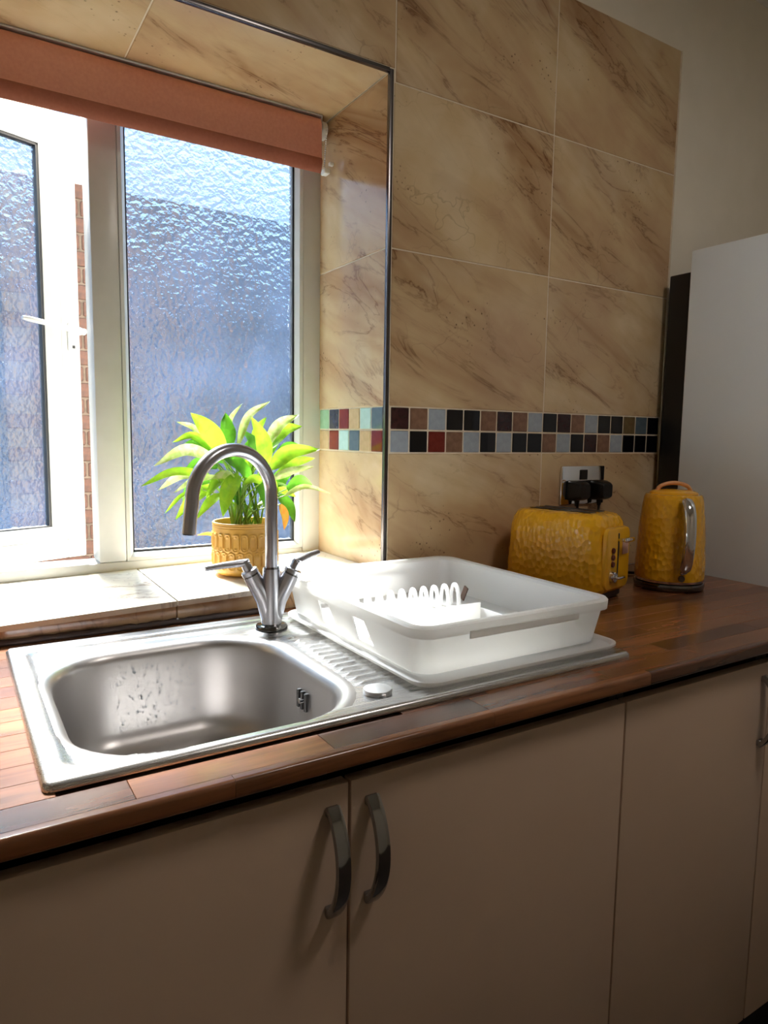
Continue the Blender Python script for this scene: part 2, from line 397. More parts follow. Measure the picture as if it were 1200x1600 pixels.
# grout behind the tiles
bm = bmesh.new()
box(bm, (0.006, 0.0012, 0.0), (XE, T0, 1.385)); box(bm, (WIN_L-0.46, 0.0012, WTOP+0.006), (0.006, T0, 1.385)); box(bm, (WIN_L-0.46, 0.0012, 0), (WIN_L-0.006, T0, WTOP+0.006))
box(bm, (0.0014, 0.002, 0.0), (0.0075, 0.345, WTOP+0.0014)); box(bm, (WIN_L, 0.002, WTOP+0.0014), (0.0, 0.345, WTOP+0.0078)); box(bm, (WIN_L-0.0075, 0.002, 0), (WIN_L-0.0014, 0.345, WTOP+0.006))
finish('grout', bm, M['grout'], wall)
# mosaic border
def mosaic(u, v, key, origin, ex, me_cache={}):
    ex = Vector(ex); ey = Vector((0, 0, 1)); ez = ex.cross(ey)
    if key not in me_cache:
        bm = bmesh.new(); box(bm, (-0.0232, -0.0232, -0.006), (0.0232, 0.0232, 0.0004), 0.0018, 2)
        me = bpy.data.meshes.new('mosaic_tile'); bmesh.ops.recalc_face_normals(bm, faces=bm.faces[:]); bm.to_mesh(me); bm.free()
        me.materials.append(CHIP[key]); me_cache[key] = me
    c = Vector(origin) + ex*u + ey*v
    j = random.uniform(-0.006, 0.006); k = random.uniform(-0.006, 0.006)
    mx = Matrix(((ex.x, ey.x, ez.x, c.x), (ex.y, ey.y, ez.y, c.y), (ex.z, ey.z, ez.z, c.z), (0, 0, 0, 1))) @ Matrix.Rotation(j, 4, 'X') @ Matrix.Rotation(k, 4, 'Y')
    place('mosaic_tile', me_cache[key], wall, None, mx)
top = 'maroon brown grey black black brown maroon brown grey black maroon brown grey black black olive slate black'.split()
bot = 'grey black red brown grey black grey black black brown grey black maroon brown grey black black black'.split()
for k in range(18):
    mosaic(0.0134+0.05*(k+0.5), 0.3873, top[k], (0, 0, 0), WX); mosaic(0.0134+0.05*(k+0.5), 0.3373, bot[k], (0, 0, 0), WX)
rt = 'green navy red tan aqua slate'.split(); rb = 'tan red aqua slate tan red'.split()
for k in range(6):
    y = 0.3083 - 0.05*(k+0.5)
    mosaic(-y, 0.3873, rt[k], (0, 0, 0), (0, -1, 0)); mosaic(-y, 0.3373, rb[k], (0, 0, 0), (0, -1, 0))
# metal edge trims
struct(obox('trim_1', (-0.0008, -0.0015, 0.046), (0.0085, 0.0085, WTOP+0.006), M['trim'], None, 0.0012, 2), 'metal tile trim on the upright window corner')
struct(obox('trim_2', (WIN_L, -0.0015, WTOP-0.001), (-0.001, 0.0075, WTOP+0.0075), M['trim'], None, 0.0012, 2), 'metal tile trim along the top window edge')
struct(obox('trim_3', (XE+0.0005, -0.0012, 0.0), (XE+0.005, 0.0085, 1.385), M['grout'], None, 0.001, 1), 'thin metal trim where the wall tiles end')

# sill: two polished tiles on top, narrow tiles on its front face; it tilts a little, as in the photo
def sill_z(x, y): return 0.056 + x*(0.03 + (0.02-0.03)*max(0, y)/0.31)
def sill_tile(x0, x1):
    bm = bmesh.new(); nx, ny = 6, 4; ya, yb = -0.012, 0.335
    cx_ = (x0+x1)/2; g0 = []; g1 = []
    for i in range(nx+1):
        for j in range(ny+1):
            x = x0+GR + (x1-x0-2*GR)*i/nx; y = ya + (yb-ya)*j/ny; z = sill_z(x, y)
            g0.append(bm.verts.new((x-cx_, y-0.16, z))); g1.append(bm.verts.new((x-cx_, y-0.16, z-0.010)))
    ix = lambda i, j: i*(ny+1)+j
    for i in range(nx):
        for j in range(ny):
            bm.faces.new((g0[ix(i, j)], g0[ix(i+1, j)], g0[ix(i+1, j+1)], g0[ix(i, j+1)])); bm.faces.new((g1[ix(i, j)], g1[ix(i, j+1)], g1[ix(i+1, j+1)], g1[ix(i+1, j)]))
    for i in range(nx):
        bm.faces.new((g0[ix(i, 0)], g1[ix(i, 0)], g1[ix(i+1, 0)], g0[ix(i+1, 0)])); bm.faces.new((g0[ix(i, ny)], g0[ix(i+1, ny)], g1[ix(i+1, ny)], g1[ix(i, ny)]))
    for j in range(ny):
        bm.faces.new((g0[ix(0, j)], g0[ix(0, j+1)], g1[ix(0, j+1)], g1[ix(0, j)])); bm.faces.new((g0[ix(nx, j)], g1[ix(nx, j)], g1[ix(nx, j+1)], g0[ix(nx, j+1)]))
    finish('sill_tile', bm, M['sill'], wall, None, (cx_, 0.16, 0))
for x0, x1 in ((WIN_L+0.001, -0.907), (-0.907, -0.450), (-0.450, -0.001)):
    sill_tile(x0, x1)
    bm = bmesh.new(); cx_ = (x0+x1)/2
    za, zb = sill_z(x0, 0)-0.0105, sill_z(x1, 0)-0.0105
    vs = [bm.verts.new(p) for y in (-0.006, 0.004) for p in ((x0+0.0015-cx_, y, 0.001), (x1-0.0015-cx_, y, 0.001), (x1-0.0015-cx_, y, zb), (x0+0.0015-cx_, y, za))]
    for f in ((0, 1, 2, 3), (7, 6, 5, 4), (0, 4, 5, 1), (1, 5, 6, 2), (2, 6, 7, 3), (3, 7, 4, 0)): bm.faces.new([vs[q] for q in f])
    finish('sill_face_tile', bm, M['tile'], wall, None, (cx_, 0, 0))
bm = bmesh.new(); box(bm, (WIN_L+0.002, 0.004, 0.0), (-0.002, 0.335, 0.014)); finish('sill_bed', bm, M['mortar'], wall)

# ------------------------------------------------------------------ window
FY0, FY1 = 0.310, 0.385
win = struct(empty('window_1', (-0.5, FY0, 0.05)), 'white plastic window with obscure glass, one casement open')
def wpart(name, lo, hi, m, r=0.004, parent=None):
    off = Vector((-0.5, FY0, 0.05))
    return obox(name, Vector(lo)-off, Vector(hi)-off, m, win, r, 2)
ZB, ZT = 0.085, 1.035
wpart('frame_jamb', (-0.046, FY0, 0.026), (0.004, FY1, 1.10), M['upvc'])
wpart('frame_jamb', (WIN_L-0.002, FY0, 0.026), (-0.985, FY1, 1.10), M['upvc'])
wpart('frame_rail', (-0.985, FY0, 0.026), (-0.046, FY1, 0.066), M['upvc'])
wpart('frame_rail', (-0.985, FY0, 1.05), (-0.046, FY1, 1.10), M['upvc'])
wpart('mullion', (-0.527, FY0, 0.066), (-0.470, FY1, 1.05), M['upvc'])
# glazing beads of the fixed light, mitred-looking sloped strips
def bead(p0, p1, inward):
    p0, p1, inward = Vector(p0), Vector(p1), Vector(inward)
    ax = (p1-p0).normalized(); y = Vector((0, 1, 0)); bm = bmesh.new()
    prof = [(0, -0.001), (0.008, 0.001), (0.016, 0.012), (0.016, 0.024), (0, 0.024)]
    L = [bm.verts.new(p0 + inward*a + y*b) for a, b in prof]; R_ = [bm.verts.new(p1 + inward*a + y*b) for a, b in prof]
    n = len(prof)
    for k in range(n): bm.faces.new((L[k], L[(k+1) % n], R_[(k+1) % n], R_[k]))
    bm.faces.new(L[::-1]); bm.faces.new(R_)
    off = Vector((-0.5, FY0, 0.05)); bmesh.ops.translate(bm, verts=bm.verts, vec=-off)
    finish('glazing_bead', bm, M['upvc'], win)
bead((-0.470, FY0+0.001, 0.066), (-0.470, FY0+0.001, 1.05), (1, 0, 0)); bead((-0.046, FY0+0.001, 0.066), (-0.046, FY0+0.001, 1.05), (-1, 0, 0))
bead((-0.470, FY0+0.001, 0.066), (-0.046, FY0+0.001, 0.066), (0, 0, 1)); bead((-0.470, FY0+0.001, 1.05), (-0.046, FY0+0.001, 1.05), (0, 0, -1))
GX0, GX1 = -0.454, -0.062
wpart('gasket', (GX0, FY0+0.018, ZB-0.003), (GX0+0.004, FY0+0.034, ZT), M['gasket'], 0); wpart('gasket', (GX1-0.005, FY0+0.016, ZB-0.003), (GX1, FY0+0.034, ZT), M['gasket'], 0)
wpart('gasket', (GX0, FY0+0.018, ZB-0.003), (GX1, FY0+0.034, ZB+0.002), M['gasket'], 0); wpart('gasket', (GX0, FY0+0.018, ZT-0.002), (GX1, FY0+0.034, ZT+0.002), M['gasket'], 0)
def pane(name, x0, x1, z0, z1, y, parent, off):
    bm = bmesh.new()
    vs = [bm.verts.new(Vector(p)-off) for p in ((x0, y, z0), (x1, y, z0), (x1, y, z1), (x0, y, z1))]
    bm.faces.new(vs)
    return finish(name, bm, M['glass'], parent)
pane('glass_pane', GX0, GX1, ZB-0.002, ZT+0.002, FY0+0.026, win, Vector((-0.5, FY0, 0.05)))
# open casement, hinged at its left, swung outwards
SW, SA = 0.496, math.radians(22)
case = empty('casement', Vector((-0.975, 0.365, 0.046)) - Vector((-0.5, FY0, 0.05)), SA, win)
SH = 1.02; SF = 0.078
def cpart(name, lo, hi, m, r=0.004): return obox(name, lo, hi, m, case, r, 2)
cpart('stile', (SW-0.046, 0, 0), (SW, 0.06, SH), M['upvc']); cpart('stile', (0, 0, 0), (0.046, 0.06, SH), M['upvc'])
cpart('rail', (0.046, 0, 0), (SW-0.046, 0.06, 0.046), M['upvc']); cpart('rail', (0.046, 0, SH-0.046), (SW-0.046, 0.06, SH), M['upvc'])
def cbead(p0, p1, inward):
    p0, p1, inward = Vector(p0), Vector(p1), Vector(inward); bm = bmesh.new()
    prof = [(0, 0.001), (0.006, 0.002), (0.030, 0.016), (0.030, 0.028), (0, 0.028)]
    A = [bm.verts.new(p0 + inward*a + Vector((0, b, 0))) for a, b in prof]; B = [bm.verts.new(p1 + inward*a + Vector((0, b, 0))) for a, b in prof]
    for k in range(5): bm.faces.new((A[k], A[(k+1) % 5], B[(k+1) % 5], B[k]))
    bm.faces.new(A[::-1]); bm.faces.new(B); finish('glazing_bead', bm, M['upvc'], case)
cbead((SW-0.046, 0, 0.046), (SW-0.046, 0, SH-0.046), (-1, 0, 0)); cbead((0.046, 0, 0.046), (0.046, 0, SH-0.046), (1, 0, 0))
cbead((0.046, 0, 0.046), (SW-0.046, 0, 0.046), (0, 0, 1)); cbead((0.046, 0, SH-0.046), (SW-0.046, 0, SH-0.046), (0, 0, -1))
g0, g1, h0, h1 = SF-0.004, SW-SF+0.004, SF-0.004, SH-SF+0.004
for lo, hi in (((g1-0.008, 0.018, h0), (g1, 0.036, h1)), ((g0, 0.018, h0), (g0+0.006, 0.036, h1)), ((g0, 0.018, h0), (g1, 0.036, h0+0.005)), ((g0, 0.018, h1-0.008), (g1, 0.036, h1))):
    cpart('gasket', lo, hi, M['gasket'], 0)
pane('glass_pane', g0, g1, h0, h1, 0.028, case, Vector((0, 0, 0)))
# espagnolette handle: plate, neck and lever turned level
bm = bmesh.new(); hx, hz = SW-0.022, 0.522
box(bm, (hx-0.011, -0.009, hz-0.034), (hx+0.011, 0.0, hz+0.034), 0.004, 3)
tube(bm, [(hx, -0.004, hz+0.012), (hx, -0.036, hz+0.012)], 0.0095, 14)
tube(bm, smoothcurve([(hx+0.010, -0.038, hz+0.011), (hx-0.02, -0.041, hz+0.013), (hx-0.07, -0.044, hz+0.018), (hx-0.135, -0.043, hz+0.024)], 5), [0.0095]*6+[0.0085]*5+[0.0075]*4+[0.005], 12, flat=0.8)
finish('handle', bm, M['upvc'], case, 40)
obox('key_lock', (hx-0.003, -0.0105, hz-0.026), (hx+0.003, -0.008, hz-0.019), M['gasket'], case)

# ------------------------------------------------------------------ outside: brick wall and yard
BY = 2.3
yardwall = struct(empty('wall_outside', (0, BY, FLOOR-0.3)), 'yard wall with a brick pier behind the window, its added blue-grey coat giving the glass a sky tint')
bm = bmesh.new(); box(bm, (-2.6, 0.03, -0.3), (2.8, 0.22, 2.69)); finish('sky_tint_coat', bm, M['render'], yardwall)
bm = bmesh.new(); box(bm, (-0.56, 0.012, 0.0), (-0.015, 0.05, 2.685)); finish('mortar', bm, M['mortar'], yardwall)
bm = bmesh.new(); box(bm, (-0.107, -0.0, -0.0325), (0.107, 0.05, 0.0325), 0.004, 1)
brick_me = bpy.data.meshes.new('brick'); bm.to_mesh(brick_me); bm.free(); brick_me.materials.append(M['brick'])
for r in range(34):
    for k in range(2):
        x = -0.455 + 0.225*k + (0.1125 if r % 2 else 0)
        place('brick', brick_me, yardwall, (x + random.uniform(-0.002, 0.002), random.uniform(-0.003, 0.003), 2.65 - 0.075*r))
struct(obox('ground_outside', (-4, 0.41, FLOOR-0.36), (4, 6, FLOOR-0.3), M['yard']))

# ------------------------------------------------------------------ roller blind
bl = tag(empty('roller_blind', (-0.5, 0.262, 1.05)), 'rolled-up terracotta brown roller blind at the top of the window', 'blind')
BX0, BX1 = -1.02, -0.030
def bpart(name, bm, m, smooth=None):
    bmesh.ops.translate(bm, verts=bm.verts, vec=(0.5, -0.262, -1.05)); return finish(name, bm, m, bl, smooth)
bm = bmesh.new(); tube(bm, [(BX0, 0.270, 1.055), (BX1-0.002, 0.270, 1.055)], 0.023, 24); bpart('roller_tube', bm, M['blind'], 40)
bm = bmesh.new()
pr = [(0.262, 1.077), (0.252, 1.074), (0.2465, 1.066), (0.2450, 1.050), (0.2450, 1.00), (0.2435, 0.984), (0.2455, 0.984), (0.2466, 1.0), (0.2466, 1.05), (0.254, 1.07)]
n = len(pr); A = [bm.verts.new((BX0, y, z)) for y, z in pr]; B = [bm.verts.new((BX1, y, z)) for y, z in pr]
for k in range(n): bm.faces.new((A[k], A[(k+1) % n], B[(k+1) % n], B[k]))
bm.faces.new(A[::-1]); bm.faces.new(B); bpart('fabric', bm, M['blind'], 40)
bm = bmesh.new()
pr = [(0.2435, 0.985), (0.2405, 0.979), (0.2455, 0.958), (0.250, 0.953), (0.2545, 0.958), (0.253, 0.980), (0.2475, 0.986)]
n = len(pr); A = [bm.verts.new((BX0, y, z)) for y, z in pr]; B = [bm.verts.new((BX1, y, z)) for y, z in pr]
for k in range(n): bm.faces.new((A[k], A[(k+1) % n], B[(k+1) % n], B[k]))
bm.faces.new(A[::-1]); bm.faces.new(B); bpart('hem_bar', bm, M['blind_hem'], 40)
bm = bmesh.new(); box(bm, (BX0, 0.248, 1.0785), (BX1+0.004, 0.290, 1.0828), 0.001, 1); bpart('head_rail', bm, M['upvc'])
bm = bmesh.new(); box(bm, (-0.0275, 0.250, 1.030), (-0.0255, 0.292, 1.082), 0.0008, 1); tube(bm, [(-0.026, 0.268, 1.055), (-0.012, 0.268, 1.055)], [0.0215, 0.0195], 24); bpart('bracket', bm, M['white_plastic'], 40)
bm = bmesh.new()
for sgn in (-1, 1):
    for k in range(22):
        z = 1.053 - 0.0046*k
        bmesh.ops.create_uvsphere(bm, u_segments=6, v_segments=4, radius=0.0019, matrix=Matrix.Translation((-0.018, 0.262+sgn*0.0185-0.0007*k*sgn, z)))
bpart('bead_chain', bm, M['white_plastic'], 60)
bm = bmesh.new(); box(bm, (-0.024, 0.240, 0.953), (-0.010, 0.262, 0.965), 0.002, 2); box(bm, (-0.012, 0.238, 0.972), (-0.001, 0.248, 0.980), 0.002, 2); bpart('chain_clip', bm, M['white_plastic'], 40)

# ------------------------------------------------------------------ worktop
WF = -0.624
WX0, WX1 = -1.30, 0.871
HX0, HX1, HY0, HY1 = -0.722, -0.322, -0.550, -0.115     # cut-out for the sink bowl
wt = tag(empty('worktop', (-0.2, -0.3, 0)), 'brown wood-block kitchen worktop running from the window to the fridge', 'worktop')
def wpt(name, bm, m, smooth=None):
    bmesh.ops.translate(bm, verts=bm.verts, vec=(0.2, 0.3, 0)); return finish(name, bm, m, wt, smooth)
bm = bmesh.new()
ZC = -0.0035
box(bm, (WX0, -0.611, -0.022), (HX0, -0.0005, ZC)); box(bm, (HX1, -0.611, -0.022), (WX1, -0.0005, ZC))
box(bm, (HX0, -0.611, -0.022), (HX1, HY0, ZC)); box(bm, (HX0, HY1, -0.022), (HX1, -0.0005, ZC))
wpt('core', bm, M['worktop_core'])
ys = [-0.611 + 0.0436*k for k in range(15)]
for r in range(14):
    ya, yb = ys[r], ys[r+1] if r < 13 else -0.0005
    x = WX0 - random.uniform(0, 0.25)
    spans = [(WX0, WX1)] if (yb <= HY0+0.001 or ya >= HY1-0.001) else [(WX0, HX0), (HX1, WX1)]
    cuts = [WX0]; x = WX0 + random.uniform(0.05, 0.3)
    while x < WX1-0.05: cuts.append(x); x += random.uniform(0.16, 0.42)
    cuts.append(WX1)
    for a, b in zip(cuts, cuts[1:]):
        for s0, s1 in spans:
            p, q = max(a, s0), min(b, s1)
            if q-p > 0.01:
                obox('stave', (p+0.2+0.0002, ya+0.3+0.0002, ZC), (q+0.2-0.0002, yb+0.3-0.0002, 0.0), M['stave'], wt, 0.0004, 1)
x = WX0                                                                 # rounded nose, block by block
while x < WX1:
    q = min(WX1, x + random.uniform(0.28, 0.55)); q = WX1 if WX1-q < 0.1 else q
    bm = bmesh.new(); pr = [(-0.611, 0.0)]
    for k in range(7): a = PI/2*k/6; pr.append((WF+0.005-0.005*math.sin(a), -0.005+0.005*math.cos(a)))
    for k in range(5): a = PI/2*k/4; pr.append((WF+0.006-0.006*math.cos(a), -0.016-0.006*math.sin(a)))
    pr.append((-0.611, -0.022)); c = (x+q)/2
    A = [bm.verts.new((x-c+0.0002, y+0.625, z)) for y, z in pr]; B = [bm.verts.new((q-c-0.0002, y+0.625, z)) for y, z in pr]; n = len(pr)
    for k in range(n): bm.faces.new((A[k], A[(k+1) % n], B[(k+1) % n], B[k]))
    bm.faces.new(A[::-1]); bm.faces.new(B)
    finish('front_edge', bm, M['stave'], wt, 35, (c+0.2, -0.325, 0)); x = q
# dirty sealant bead behind the sink
bm = bmesh.new(); pts = []
for k in range(60):
    x = -0.80 + k*0.0095
    pts.append((x, -0.012 + 0.003*noise.noise(Vector((x*40, 0, 0))), 0.004 + 0.002*noise.noise(Vector((x*60, 3, 0)))))
tube(bm, pts, [0.0065 + 0.002*noise.noise(Vector((k*0.7, 8, 0))) for k in range(60)], 8); finish('sealant_bead', bm, M['sealant'], wall, 60)

# ------------------------------------------------------------------ base cabinets
DY = -0.605; DT = -0.047; DB = -0.762
def handle(parent, x):
    """bowed chrome handle, one door's worth"""
    bm = bmesh.new(); z0, z1 = -0.071, -0.200
    pts = []; N = 18
    for k in range(N+1):
        t = k/N; z = z0 + (z1-z0)*t
        out = 0.003 + 0.027*math.sin(PI*min(1, max(0, (t*1.04-0.02))))**0.62
        pts.append((x, DY-out, z))
    rings = []
    for k, p in enumerate(pts):
        t = k/N; hw = 0.0088; th = 0.0048
        d = Vector(pts[min(k+1, N)]) - Vector(pts[max(k-1, 0)]); d.normalize(); nn = Vector((1, 0, 0)).cross(d)
        loop = rrect(hw, th, 0.0035, 2)
        rings.append([Vector(p) + Vector((a, 0, 0)) + nn*b for a, b in loop])
    loft(bm, rings, True, True)
    box(bm, (x-0.008, DY-0.008, z0-0.010), (x+0.008, DY+0.0005, z0+0.001), 0.001, 1); box(bm, (x-0.008, DY-0.008, z1-0.001), (x+0.008, DY+0.0005, z1+0.010), 0.001, 1)
    return finish('handle', bm, M['handle_chrome'], parent, 40)
def cabinet(x0, x1, doors, label, open_top=None):
    c = empty('base_cabinet', (0, 0, 0)); tag(c, label, 'cabinet', None)
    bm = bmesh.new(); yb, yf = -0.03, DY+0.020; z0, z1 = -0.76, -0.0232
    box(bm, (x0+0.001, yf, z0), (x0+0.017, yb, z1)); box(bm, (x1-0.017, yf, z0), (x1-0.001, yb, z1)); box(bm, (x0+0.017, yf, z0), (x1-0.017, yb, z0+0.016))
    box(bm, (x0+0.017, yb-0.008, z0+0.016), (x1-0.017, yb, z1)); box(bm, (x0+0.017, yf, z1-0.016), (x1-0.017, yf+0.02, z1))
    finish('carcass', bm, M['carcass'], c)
    for a, b, hx_ in doors:
        d = obox('door', (a+0.0018, DY, DB), (b-0.0018, DY+0.018, DT), M['cabinet'], c, 0.0016, 2)
        h = handle(c, hx_); mw = d.location.copy(); h.parent = d; h.location = -mw
    p = obox('plinth', (x0, -0.555, FLOOR), (x1, -0.537, -0.765), M['plinth'], c)
    return c
cabinet(-0.900, 0.0615, [(-0.900, -0.419, -0.443), (-0.419, 0.0615, -0.391)], 'cream double-door sink cabinet with two bowed dark chrome handles')
cabinet(0.0615, 0.460, [(0.0615, 0.460, 0.437)], 'cream single-door base cabinet between the sink cabinet and the end cabinet')
cabinet(0.460, 0.871, [(0.460, 0.871, 0.845)], 'cream single-door base cabinet at the worktop end against the fridge')

# ------------------------------------------------------------------ sink
SX0, SX1, SY0, SY1 = -0.733, 0.127, -0.559, -0.058
BC = Vector((-0.521, -0.336)); BHX, BHY, BR = 0.178, 0.199, 0.115
sink = tag(empty('sink', (-0.3, -0.3, 0)), 'brushed stainless steel sink with a single bowl and ribbed drainer', 'sink')
def spt(name, bm, m, smooth=None):
    bmesh.ops.translate(bm, verts=bm.verts, vec=(0.3, 0.3, 0)); return finish(name, bm, m, sink, smooth)
def sd_rr(x, y, c, hx, hy, r):
    qx, qy = abs(x-c[0])-hx+r, abs(y-c[1])-hy+r
    return math.hypot(max(qx, 0), max(qy, 0)) + min(max(qx, qy), 0) - r
sstep = lambda a, b, x: (lambda t: t*t*(3-2*t))(min(1, max(0, (x-a)/(b-a))))
C_IN = ((-0.707+0.105)/2, (-0.088-0.528)/2)
def deck_z(x, y):
    db = sd_rr(x, y, BC, BHX, BHY, BR)
    di = sd_rr(x, y, C_IN, (0.105+0.707)/2, (-0.088+0.528)/2, 0.022)
    z = 0.0090 - 0.0068*sstep(0.004, -0.009, di)
    lift = sstep(0.05, 0.02, math.hypot(x+0.318, y+0.136)); z = z + (0.0050-z)*lift           # flat boss for the tap
    if x > -0.36:
        # drainer ribs run along x
        m = sstep(-0.330, -0.312, x)*sstep(0.09, 0.07, x)*sstep(-0.475, -0.462, y)*sstep(-0.185, -0.200, y)
        start = -0.322 + 0.012*math.sin((y+0.33)*9)
        m *= sstep(start-0.004, start+0.004, x)
        z += 0.0036*m*max(0, math.cos(2*PI*(y+0.33)/0.0205))
    z += (0.0004-z)*sstep(0.009, 0.003, db)
    e = min(x-SX0, SX1-x, y-SY0, SY1-y)
    z -= 0.0040*(1-sstep(0, 0.004, e))
    return z
bm = bmesh.new()
xs = [SX0, SX0+0.002, SX0+0.004]; x = SX0+0.010
while x < SX1-0.006: xs.append(x); x += 0.006
xs += [SX1-0.004, SX1-0.002, SX1]
yy = [SY0, SY0+0.002, SY0+0.004]; y = SY0+0.008
while y < SY1-0.006: yy.append(y); y += 0.0034
yy += [SY1-0.004, SY1-0.002, SY1]
RC = 0.010
def corner(x, y):     # round the outer corners
    for cx_, cy_, sx, sy in ((SX0, SY0, 1, 1), (SX1, SY0, -1, 1), (SX0, SY1, 1, -1), (SX1, SY1, -1, -1)):
        ox, oy = cx_+sx*RC, cy_+sy*RC
        if (x-ox)*sx < 0 and (y-oy)*sy < 0:
            d = math.hypot(x-ox, y-oy)
            if d > 0:
                k = max(abs(x-ox), abs(y-oy))/d; return ox+(x-ox)*k, oy+(y-oy)*k
    return x, y
V = {}
for i, x in enumerate(xs):
    for j, y in enumerate(yy):
        if sd_rr(x, y, BC, BHX, BHY, BR) > -0.001:
            cx_, cy_ = corner(x, y); V[i, j] = bm.verts.new((cx_, cy_, deck_z(x, y)))
for i in range(len(xs)-1):
    for j in range(len(yy)-1):
        q = [(i, j), (i+1, j), (i+1, j+1), (i, j+1)]
        if all(k in V for k in q): bm.faces.new([V[k] for k in q])
edge = [e for e in bm.edges if e.is_boundary and all(min(v.co.x-SX0, SX1-v.co.x, v.co.y-SY0, SY1-v.co.y) < 0.012 for v in e.verts)]
ex = bmesh.ops.extrude_edge_only(bm, edges=edge)
for v in ex['geom']:
    if isinstance(v, bmesh.types.BMVert): v.co.z = 0.0003
spt('deck', bm, M['steel'], 50)
# bowl
bm = bmesh.new(); loops = []
prof = [(0.020, 0.0015), (0.014, 0.0032), (0.007, 0.0036), (0.0, 0.0022), (-0.004, -0.0012), (-0.008, -0.006), (-0.010, -0.013), (-0.013, -0.040), (-0.018, -0.090), (-0.024, -0.120), (-0.034, -0.138), (-0.050, -0.147), (-0.085, -0.151), (-0.115, -0.153)]
for d, z in prof:
    r_ = max(0.03, BR+d*1.0); loops.append([(BC.x+a, BC.y+b, z) for a, b in rrect(BHX+d, BHY+d, r_, 10)])
loft(bm, loops, False, True)
bowl = spt('bowl', bm, M['steel_bowl'], 60)
# drops of water on the bowl walls
bm = bmesh.new()
for k in range(110):
    u = random.uniform(-0.13, 0.12); zz = random.uniform(-0.12, -0.022)
    ins = 0.010 + (0.003*(-zz-0.013)/0.027 if zz > -0.04 else 0.003+0.005*(-zz-0.04)/0.05 if zz > -0.09 else 0.008+0.006*(-zz-0.09)/0.03)
    yb = BC.y + BHY - ins - 0.0009
    bmesh.ops.create_uvsphere(bm, u_segments=6, v_segments=4, radius=random.uniform(0.0010, 0.0026), matrix=Matrix.Translation((BC.x+u*0.5, yb+0.0007, zz)) @ Matrix.Diagonal((1, 0.6, 1.2, 1)))
drops = spt('water_drops', bm, mat('water', (0.9, 0.95, 1, 1), 0.02, **{'Transmission Weight': 1.0, 'IOR': 1.33}), 60); drops['kind'] = 'stuff'
# waste with a ring of holes, overflow grille, pop-up knob
bm = bmesh.new(); lathe(bm, [(0.043, 0.0), (0.041, 0.0022), (0.032, 0.0010), (0.030, -0.004), (0.004, -0.004), (0.003, 0.003)], 28, (BC.x, BC.y, -0.1526), True, True); spt('waste', bm, M['chrome'], 40)
xw = BC.x+BHX-0.0185
for k in (-1, 0, 1):
    bm = bmesh.new(); box(bm, (xw-0.001, -0.352+k*0.0125-0.0028, -0.062), (xw+0.006, -0.352+k*0.0125+0.0028, -0.034), 0.001, 1); spt('overflow_slot', bm, M['black'])
bm = bmesh.new(); tube(bm, [(xw-0.004, -0.352, -0.048), (xw+0.004, -0.352, -0.048)], 0.0042, 12); spt('overflow_screw', bm, M['chrome'], 40)
bm = bmesh.new(); lathe(bm, [(0.0195, 0.0), (0.0202, 0.0036), (0.0190, 0.0062), (0.010, 0.0076), (0.001, 0.0078)], 32, (-0.3145, -0.4935, 0.0024), True, True); spt('waste_knob', bm, mat('knob_steel', (0.66, 0.66, 0.67, 1), 0.38, 1.0), 40)

# ------------------------------------------------------------------ tap
TX, TY = -0.318, -0.136
tap = tag(empty('mixer_tap', (TX, TY, 0.0051)), 'brushed steel swan-neck mixer tap with two lever handles', 'tap')
def tpt(name, bm, m=None, smooth=45): return finish(name, bm, m or M['tapsteel'], tap, smooth)
bm = bmesh.new(); lathe(bm, [(0.0285, 0.0), (0.0285, 0.004), (0.0265, 0.007), (0.022, 0.008), (0.0185, 0.010)], 36, (0, 0, 0), True, True); tpt('base_ring', bm, M['dark_chrome'])
AX = Vector((0.93, -0.30, 0)).normalized()
bm = bmesh.new()
tube(bm, [(0, 0, 0.007), (0, 0, 0.05), (0, 0, 0.108)], [0.0185, 0.0178, 0.0150], 28)
for s in (-1, 1):
    tube(bm, [AX*(s*0.0035)+Vector((0, 0, 0.020)), AX*(s*0.0125)+Vector((0, 0, 0.052)), AX*(s*0.0345)+Vector((0, 0, 0.096))], [0.0155, 0.0152, 0.0150], 24)
tpt('body', bm)
bm = bmesh.new(); tube(bm, [(0, 0, 0.1075), (0, 0, 0.1105)], 0.0142, 24); tpt('collar', bm, M['dark_chrome'])
SD = Vector((-0.95, -0.31, 0)).normalized(); R_ = 0.0815; zc = 0.236
pts = [(0, 0, 0.109), (0, 0, 0.16), (0, 0, zc-0.012)]
for k in range(25):
    a = PI*k/24; p = SD*(R_-R_*math.cos(a)); pts.append((p.x, p.y, zc+R_*math.sin(a)))
e = SD*(2*R_+0.004); pts += [(e.x, e.y, zc-0.025), (e.x+SD.x*0.003, e.y+SD.y*0.003, 0.186)]
bm = bmesh.new(); tube(bm, pts, 0.0112, 24); spout = tpt('spout', bm)
bm = bmesh.new(); tube(bm, [(e.x+SD.x*0.003, e.y+SD.y*0.003, 0.1875), (e.x+SD.x*0.0032, e.y+SD.y*0.0032, 0.1845)], 0.0088, 20); finish('aerator', bm, M['black'], spout, 40)
